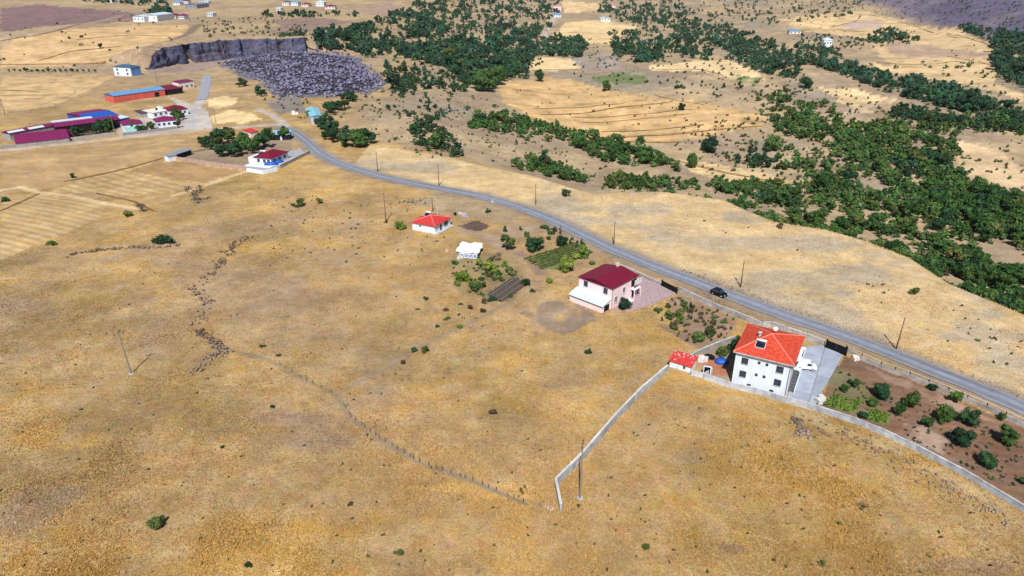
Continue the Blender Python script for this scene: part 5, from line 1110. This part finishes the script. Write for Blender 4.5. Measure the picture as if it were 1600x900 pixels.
GARDEN = [  # cottage garden
 (793, 391, 12, 'olive', 'tree', 'olive-green tree at the bend of the garden track'), (774, 408, 13, 'grey', 'bare', 'grey bare tree between shelter and olive-green tree'), (836, 393, 14, 'deep', 'big', 'dark round tree above the vegetable rows'),
 (877, 384, 11, 'deep', 'big', 'dark round tree near the road end of the vegetable rows'), (893, 382, 5, 'deep', 'cone', 'slim conifer nearest the dark round tree by the road'), (901, 386, 5, 'deep', 'cone', 'slim conifer, middle of three by the road'), (910, 387, 5, 'deep', 'cone', 'slim conifer, rightmost of three by the road'),
 (867, 363, 4, 'deep', 'cone', 'little conifer on the garden bank by the road'), (875, 366, 4, 'brown', 'cone', 'little brown conifer on the garden bank by the road'), (789, 362, 4, 'deep', 'cone', 'lone conifer in the grass above the garden track'),
 (883, 424, 13, 'light', 'big', 'bright green spreading bush at the lower end of the vegetable rows'), (912, 402, 12, 'light', 'bush', 'bright green crop clump at the roadside end of the rows'), (925, 413, 7, 'olive', 'bush', 'bush on the grass corner above the pink house'), (900, 404, 10, 'light', 'bush', 'green crop clump in the vegetable rows'),
 (859, 442, 7, 'light', 'bush', 'bright bush between vegetable rows and pink house'), (822, 447, 9, 'deep', 'big', 'dark tree at the upper end of the long plank beds'), (832, 456, 5, 'oak', 'bush', 'small bush right of the plank beds'), (769, 470, 8, 'deep', 'bush', 'dark bush at the lower end of the plank beds'),
 (756, 474, 5, 'brown', 'bush', 'brown bush left of the plank beds'), (720, 440, 12, 'light', 'big', 'light green bush at the left end of the garden'), (742, 454, 9, 'oak', 'big', 'green bush below the light green garden bush'), (768, 424, 13, 'light', 'bush', 'low light green bush below the grey bare tree'),
 (752, 416, 9, 'light', 'bush', 'low light green bush in front of the plastic shelter'), (800, 430, 9, 'olive', 'bush', 'olive bush in the middle of the lower garden'), (784, 438, 7, 'olive', 'bush', 'olive bush just above the plank beds'), (720, 476, 4, 'deep', 'bush', 'tiny dark bush below the lower garden'),
 (797, 464, 6, 'olive', 'bush', 'olive bush below the plank beds'), (850, 405, 4, 'oak', 'bush', 'small bush in the vegetable rows'), (836, 411, 3, 'deep', 'bush', 'tiny bush at the left of the vegetable rows'),
 (665, 468, 5, 'deep', 'bush', 'small dark sapling in the brown plot, upper left'), (653, 484, 3, 'deep', 'bush', 'tiny sapling at the left of the brown plot'), (698, 499, 7, 'oak', 'bush', 'green bush in the brown plot'), (697, 486, 5, 'brown', 'bush', 'brown sapling just above the green bush in the brown plot'),
 (683, 511, 4, 'deep', 'bush', 'dark sapling below the brown plot'), (719, 512, 6, 'light', 'bush', 'bright bush at the brown plot lower corner'), (735, 483, 6, 'brown', 'bush', 'brown bush at the right of the brown plot'), (717, 492, 3, 'deep', 'bush', 'tiny dark sapling in the brown plot centre'), (755, 488, 5, 'brown', 'bush', 'brown weed right of the brown plot'),
 (1061, 492, 9, 'olive', 'bush', 'olive bush in the upper overgrown garden'), (1046, 494, 8, 'olive', 'bush', 'olive bush at the left of the overgrown garden'), (1026, 487, 6, 'oak', 'bush', 'green bush at the overgrown garden corner'), (1062, 504, 8, 'light', 'bush', 'bright green bush in the overgrown garden'),
 (1089, 531, 10, 'oak', 'big', 'round green bush in the lower overgrown garden'), (1109, 524, 9, 'olive', 'big', 'olive bush right of the round green garden bush'), (1132, 505, 7, 'oak', 'bush', 'green bush by the roadside wall'), (1113, 505, 7, 'brown', 'bush', 'brown bush in the overgrown garden near the roadside wall'), (1079, 488, 7, 'brown', 'bush', 'brown bush at the top of the overgrown garden'), (1042, 480, 5, 'brown', 'bush', 'brown weed at the top of the overgrown garden'),
]
ORCH = [(1379, 622, 17), (1421, 637, 17), (1404, 648, 11), (1336, 606, 8), (1319, 612, 7), (1474, 658, 19), (1447, 666, 11), (1513, 664, 16), (1501, 694, 20), (1572, 694, 18), (1539, 728, 17), (1491, 628, 12), (1456, 609, 8), (1563, 656, 7), (1348, 653, 8), (1364, 636, 9), (1600, 756, 9), (1327, 600, 5)]
OLAB = ['tall dark fruit tree nearest the road end of the orchard', 'broad dark fruit tree right of the tall one in the orchard', 'small fruit tree below the broad dark one', 'small fruit tree beside the yard edge, upper', 'small fruit tree beside the yard edge, lower', 'wide fruit tree in the middle of the orchard',
        'dark fruit tree left of the wide middle one', 'dark fruit tree right of the wide middle one', 'largest round fruit tree in the orchard', 'fruit tree on bare soil at the right of the orchard', 'fruit tree on bare soil nearest the lower wall', 'light green bush against the orchard fence', 'small olive bush against the orchard fence',
        'small bluish shrub by the fence at the right', 'round green bush between the two vegetable strips', 'dark sapling beside the tall fruit tree', 'dark bush at the right edge of the orchard', 'tiny sapling nearest the yard in the orchard']
def solo():
    for lst in (SOLO, GARDEN):
        for u, v, rp, pal, kd, lb in lst:
            p = P1(u, v); r = rp / pxm(p)
            if kd in ('bush', 'bare') and True: bush(p - Vector((0, 0, .1)), r, pal, lb, None, 'dry_shrub' if kd == 'bare' else 'bush', kd, 1.0)
            elif kd == 'big': tree('garden_tree', p - Vector((0, 0, .1)), r, pal, lb, None, 'big')
            elif kd == 'cone': tree('conifer', p, r * 1.1, pal, lb, None, 'cone')
            else: tree('garden_tree', p, r, pal, lb, None, 'tree')
    for (u, v, rp), lb in zip(ORCH, OLAB):
        p = P1(u, v); tree('fruit_tree', p, .9 * rp / pxm(p), 'light' if 'light' in lb else random.choice(['fruit', 'fruit', 'deep']), lb, 'fruit trees of the fenced orchard', 'big')
solo()
for poly_, n_, lo_, hi_, pl_, lb_, gr_ in (([(708, 408), (760, 402), (815, 424), (775, 438), (745, 460), (712, 446)], 24, .7, 1.6, ['light', 'olive', 'oak', 'olive'], 'low green shrub in the tangled lower garden of the cottage', 'shrubs of the lower cottage garden'),
     ([(800, 360), (862, 356), (882, 372), (820, 392), (800, 380)], 12, .6, 1.4, ['olive', 'oak', 'deep'], 'low shrub on the bank above the vegetable rows', 'shrubs above the vegetable rows'),
     ([(1020, 480), (1060, 466), (1146, 500), (1135, 524), (1095, 540), (1055, 520)], 16, .5, 1.2, ['olive', 'oak', 'brown', 'olive'], 'low weedy shrub in the overgrown garden by the road', 'shrubs of the overgrown garden')):
    for q_ in P(*sample_poly(poly_, n_, 400 + n_).T): bush(Vector(q_), random.uniform(lo_, hi_), random.choice(pl_), lb_, gr_)
# trees in the farm gardens and around the bend
def clump(poly, n, lo, hi, pals, label, group, seed, name='garden_tree', kind='tree'):
    s = sample_poly(poly, n, seed)
    for q in P(s[:, 0], s[:, 1]): tree(name, q, random.uniform(lo, hi), random.choice(pals), label, group, kind)
clump([(305, 228), (340, 215), (400, 208), (448, 215), (448, 228), (412, 232), (385, 246), (340, 246)], 40, 2.0, 3.6, ['deep', 'oak', 'deep', 'olive'], 'dark garden tree inside the walled compound', 'trees of the walled compound', 61)
clump([(108, 204), (176, 194), (180, 206), (114, 215)], 24, 1.6, 2.8, ['deep', 'oak'], 'dark tree in the farmyard plot beside the purple barn', 'trees beside the purple barn', 62)
clump([(268, 190), (285, 178), (292, 192), (278, 200)], 6, 1.8, 3, ['deep', 'oak'], 'dark tree right of the white roadside house', 'trees by the gravel junction', 63)
clump([(200, 204), (240, 196), (240, 203), (205, 212)], 8, 1.4, 2.2, ['deep', 'oak'], 'garden tree in front of the farmhouses', 'trees in front of the farmhouses', 64)
clump([(484, 186), (520, 190), (535, 203), (500, 205)], 9, 2.0, 3.2, ['deep', 'oak'], 'dark tree in front of the pale blue shed', 'trees in front of the pale blue shed', 65)
clump([(500, 214), (520, 208), (585, 222), (582, 232), (540, 232), (505, 222)], 16, 2.4, 4.0, ['deep', 'oak'], 'dark tree in the clump inside the road bend', 'trees in the clump at the road bend', 66)
clump([(505, 172), (540, 165), (552, 178), (520, 184)], 8, 2.2, 3.4, ['deep'], 'dark tree between pale blue shed and slope track', 'trees right of the pale blue shed', 67)
clump([(530, 152), (565, 150), (560, 160), (535, 160)], 7, 2.0, 3.2, ['deep'], 'dark tree under the foot of the quarry heap', 'trees at the foot of the quarry heap', 68)
clump([(365, 120), (385, 130), (380, 140), (368, 132)], 6, 1.6, 2.6, ['brown', 'deep'], 'brownish tree left of the quarry heap', 'trees left of the quarry heap', 69)
clump([(400, 140), (425, 150), (415, 155), (398, 148)], 6, 1.6, 2.8, ['deep'], 'dark tree on the bank below the quarry heap', 'trees on the bank below the heap', 70)
for k in range(16):   # row of saplings along the upper field edge
    u = 14 + k * 9.0; p = P1(u, 112.5 + .05 * k); tree('row_tree', p, random.uniform(1.2, 1.9), random.choice(['deep', 'oak']), 'small tree in the row left of the blue-white house', 'tree row along the upper field')
p = P1(158, 76); tree('field_tree', p, 2.6, 'deep', 'lone dark tree in the middle of the upper left field')
for u, v, rp, lb in ((755, 142, 20, 'big dark tree beside the upper straw field, left of its neighbour'), (775, 132, 14, 'dark tree directly above the big tree by the straw field'), (843, 127, 9, 'round dark tree on the left edge of the large striped field'), (947, 142, 8, 'dark bush on the upper edge of the striped field'), (1065, 172, 6, 'dark bush in the middle of the striped field'), (1108, 238, 13, 'dark tree below the right end of the striped field'),
                      (1205, 236, 14, 'dark tree above the curved straw strip'), (1080, 262, 11, 'dark tree at the left end of the curved straw strip'), (1258, 138, 10, 'round dark tree on the pink slope'), (1000, 225, 7, 'bush at the foot of the striped field')):
    p = P1(u, v); tree('field_tree', p, rp / pxm(p), random.choice(['deep', 'oak']), lb, None, 'big')

# crop rows, plank beds
def crop_rows(label, a, b, c, n, pal, group, r=.45):
    A, B, C_ = P1(*a), P1(*b), P1(*c)
    for k in range(n):
        s = A.lerp(C_, k / (n - 1)); e = s + (B - A); V, T, C = [], [], []; m = 0; L = (e - s).length; rg = np.random.default_rng(k + n)
        for q in range(int(L / (r * 1.1))):
            pt = s.lerp(e, q * r * 1.1 / L); v, t, c_ = crown_np(300 + (q + k) % 7, 2, 22, .4, zc=.5, base=PAL[pal]); rr = r * rg.uniform(.7, 1.25)
            V.append(v * rr + np.array([pt.x, pt.y, gz(pt.x, pt.y)])); T.append(t + m); m += len(v); C.append(c_ * rg.uniform(.8, 1.3))
        o = link(bpy.data.objects.new('crop_row', npmesh('crop_row', np.concatenate(V), np.concatenate(T), M_LEAF2, np.concatenate(C)))); tag(o, label, 'crop row', group, kind=None)
crop_rows('straight green row in the vegetable plot near the cottage', (820, 405), (902, 380), (846, 420), 7, 'olive', 'rows of the vegetable plot')
crop_rows('leafy green row in the strip beside the concrete yard', (1289, 631), (1338, 645), (1305, 619), 4, 'light', 'rows of the orchard vegetable strips', .5)
crop_rows('leafy yellow-green row in the right orchard strip', (1356, 654), (1388, 662), (1364, 643), 4, 'light', 'rows of the right orchard strip', .5)
M_PLANK = mat('weathered_plank', '6f655e', .9, .2, 2, .3, 6)
for k in range(3):
    a, b = P1(766 + k * 7.5, 464 + k * 3.6), P1(806 + k * 7.5, 436 + k * 3.6); d = b - a; L = d.to_2d().length
    e = empty('plank_bed', a, math.atan2(d.y, d.x), ['upper', 'middle', 'lower'][k] + ' of the three long plank beds below the garden', 'garden bed', 'plank beds of the garden')
    MB().box(0, L, -.45, .45, -.2, .35).build('soil', mat('dark_soil', '3d2f2a', .95, .2, 2), e)
    for s in (-1, 1): MB().box(-.05, L + .05, s * .6 - .12, s * .6 + .12, -.2, .8).build('side_board', M_PLANK, e)
    MB().box(0, L, .05, .46, .36, .42).build('lid', M_PLANK, e)

# ------------------------------------------------------------------ stone lines, stakes, loose stones
def stone_line(label, px, n, spread, lo, hi, base, seed, name='dry_stone_wall', hgt=.5):
    w = np.array([p[:2] for p in PL(px)]); S = np.concatenate([[0], np.cumsum(np.hypot(*np.diff(w, axis=0).T))]); r = np.random.default_rng(seed)
    s = r.random(n) * S[-1]; xy = np.stack([np.interp(s, S, w[:, 0]), np.interp(s, S, w[:, 1])], 1) + r.normal(size=(n, 2)) * spread
    sz = r.uniform(lo, hi, n); o = rocks(name, xy, sz, M_ROCK, lin(base), r.random(n) * hgt, .45, seed); tag(o, label, 'stone wall' if name == 'dry_stone_wall' else 'stones', kind=None if name == 'dry_stone_wall' else 'stuff'); return o
stone_line('tumbled line of stones bending through the upper left grassland', [(386, 373), (358, 392), (342, 415), (322, 436), (304, 452), (312, 466), (328, 472), (320, 490), (306, 506), (303, 514)], 190, .95, .16, .55, '7c6b5c', 81)
stone_line('zigzag of collapsed stones below the bend of the old wall', [(304, 516), (322, 527), (340, 540), (350, 549), (326, 560), (312, 574), (299, 586)], 150, .65, .14, .5, '7d6e62', 82)
stone_line('straight low line of stones beside the dark dome-shaped bush', [(110, 398), (160, 391), (205, 387), (250, 387), (285, 383)], 130, .6, .16, .5, '75675f', 83)
stone_line('scatter of stones along the outside of the orchard wall', [(1238, 655), (1262, 668), (1300, 676), (1345, 690), (1390, 712), (1440, 742), (1500, 770), (1560, 800), (1600, 825)], 260, 1.3, .1, .36, '85766a', 84, 'loose_stones', .2)
stone_line('pile of dark stones at the corner outside the concrete yard', [(1243, 655), (1250, 668), (1252, 684)], 40, .5, .2, .55, '7d706a', 85, 'loose_stones', .3)
stone_line('grey stones in the grass behind the dark pole', [(632, 318), (650, 312), (668, 310)], 60, 1.4, .15, .45, '7d7470', 86, 'loose_stones', .2)
stone_line('rubble left at the hooked end of the concrete wall', [(841, 789), (852, 792), (866, 796)], 40, .3, .08, .25, 'b3a09a', 87, 'loose_stones', .15)
stone_line('stony verge between the asphalt and the roadside walls', [(1090, 457), (1130, 474), (1170, 492), (1215, 510), (1260, 524)], 200, .8, .06, .24, '77727a', 88, 'loose_stones', .1)
stone_line('stony far verge of the road by the plateau', [(1060, 420), (1120, 442), (1200, 474), (1260, 492), (1330, 516), (1400, 546), (1500, 582), (1600, 620)], 260, .9, .08, .34, '8a7f78', 89, 'loose_stones', .1)
def loose():
    s = np.concatenate([sample_poly([(0, 560), (820, 480), (1040, 600), (860, 800), (900, 900), (0, 900)], 260, 3), sample_poly([(900, 800), (1040, 590), (1240, 660), (1600, 830), (1600, 900), (900, 900)], 150, 4), sample_poly([(300, 380), (650, 330), (760, 480), (500, 560), (330, 520)], 170, 5), sample_poly(ROCKY, 160, 6), sample_poly([(850, 360), (1200, 330), (1600, 520), (1600, 600), (1200, 460)], 130, 7)])
    w = P(s[:, 0], s[:, 1]); sz = RNG.uniform(.08, .3, len(w)) ** 1.15; o = rocks('field_stones', w[:, :2], sz, M_ROCK, lin('9a8a80'), None, .5, 9); tag(o, 'loose stones strewn through the dry grassland', 'stones', kind='stuff')
loose()
M_STAKE = mat('stake_wood', '5a4a48', .95, .2, 3)
def stakes(px, n, label, group):
    w = np.array([p[:2] for p in PL(px)]); S = np.concatenate([[0], np.cumsum(np.hypot(*np.diff(w, axis=0).T))]); me = []
    for k in range(4): me.append(MB().tube((0, 0, -.2), (random.uniform(-.12, .12), random.uniform(-.12, .12), random.uniform(.8, 1.25)), .06, .045, 6).mesh('fence_stake', M_STAKE))
    for k in range(n):
        s = S[-1] * (k + random.uniform(.2, .8)) / n; x, y = float(np.interp(s, S, w[:, 0])), float(np.interp(s, S, w[:, 1])); o = bpy.data.objects.new('fence_stake', me[k % 4]); o.location = (x, y, gz(x, y)); o.rotation_euler = (0, 0, random.random() * 6); link(o); tag(o, label, 'stake', group)
stakes([(535, 630), (548, 652), (600, 690), (660, 725), (740, 752), (822, 788)], 30, 'weathered stake in the long fence row across the foreground grass', 'stakes of the foreground fence row')
stakes([(430, 566), (470, 590), (525, 617)], 8, 'weathered stake in the short fence row above the track junction', 'stakes of the upper fence row')

# ------------------------------------------------------------------ dry grass tufts
def grass():
    rg = np.random.default_rng(33); N = 230000
    v = 905 - 640 * rg.random(N * 2) ** 1.25; u = rg.uniform(-40, 1640, N * 2)
    a = (u - 800) / F; b = (450 - v) / F; t = (HC) / (SIN - b * COS); x, y = a * t, (COS + b * SIN) * t
    c, g = land(x, y); rd, _ = segdist(x, y, ROADW); rim, sg = segdist(x, y, RIM)
    den = fbm(x / 9, y / 9, 141, 3)
    k = (g > .55) & (rd > 4) & ((sg < 0) | (rim < 3)) & (rg.random(N * 2) < np.clip((den - .2) * 2.0, .4, 1)) & (y < 300)
    for yd in YARDS: k &= ~inpoly(x, y, yd)
    k = np.where(k)[0][:N]; x, y, c = x[k], y[k], c[k]; n = len(k); z = H(x, y)
    hgt = rg.uniform(.09, .28, n) * (.5 + .9 * den[k]); tall = rg.random(n) < .04; hgt[tall] *= 1.6
    V = np.zeros((n, 3, 3, 3)); ang = rg.random(n) * 6.28
    for j in range(3):
        aa = ang + j * 2.09 + rg.normal(size=n) * .3; w = hgt * rg.uniform(.25, .5, n); le = rg.uniform(-.6, .6, n) * hgt
        dx, dy = np.cos(aa), np.sin(aa)
        V[:, j, 0] = np.stack([x - dx * w, y - dy * w, z - .02], 1); V[:, j, 1] = np.stack([x + dx * w, y + dy * w, z - .02], 1); V[:, j, 2] = np.stack([x - dy * le, y + dx * le, z + hgt * rg.uniform(.7, 1.2, n)], 1)
    col = np.clip(c * rg.uniform(.95, 1.42, n)[:, None] * np.stack([rg.uniform(.94, 1.03, n), np.ones(n), rg.uniform(.92, 1.25, n)], 1), .01, .8)
    o = link(bpy.data.objects.new('dry_grass', npmesh('dry_grass', V.reshape(-1, 3), np.arange(n * 9).reshape(-1, 3), vcolmat('dry_grass', 1.0, None, 0, 0.0), np.repeat(col, 9, 0)))); tag(o, 'short dry golden grass covering the open ground', 'grass', kind='stuff')
YARDS = [[tuple(q[:2]) for q in PL(p)] for p in ([(1140, 606), (1229, 624), (1274, 631), (1317, 556), (1290, 541), (1166, 535)], [(893, 470), (947, 486), (985, 486), (1058, 458), (1000, 433), (946, 440)], [(643, 361), (680, 368), (706, 352), (670, 345)])]
grass()

# ------------------------------------------------------------------ thin summer haze
def haze():
    b = MB().box(-9500, 9500, -60, 9300, -60, 700); m = bpy.data.materials.new('haze'); m.use_nodes = True; n = m.node_tree.nodes; l = m.node_tree.links
    n.remove(n['Principled BSDF']); v = n.new('ShaderNodeVolumePrincipled'); v.inputs['Color'].default_value = (.80, .88, 1, 1); v.inputs['Density'].default_value = .00004; v.inputs['Anisotropy'].default_value = .3
    l.new(v.outputs[0], n['Material Output'].inputs['Volume']); tag(b.build('haze', m), 'thin bluish summer haze over the valley', 'haze', kind='stuff')
haze()
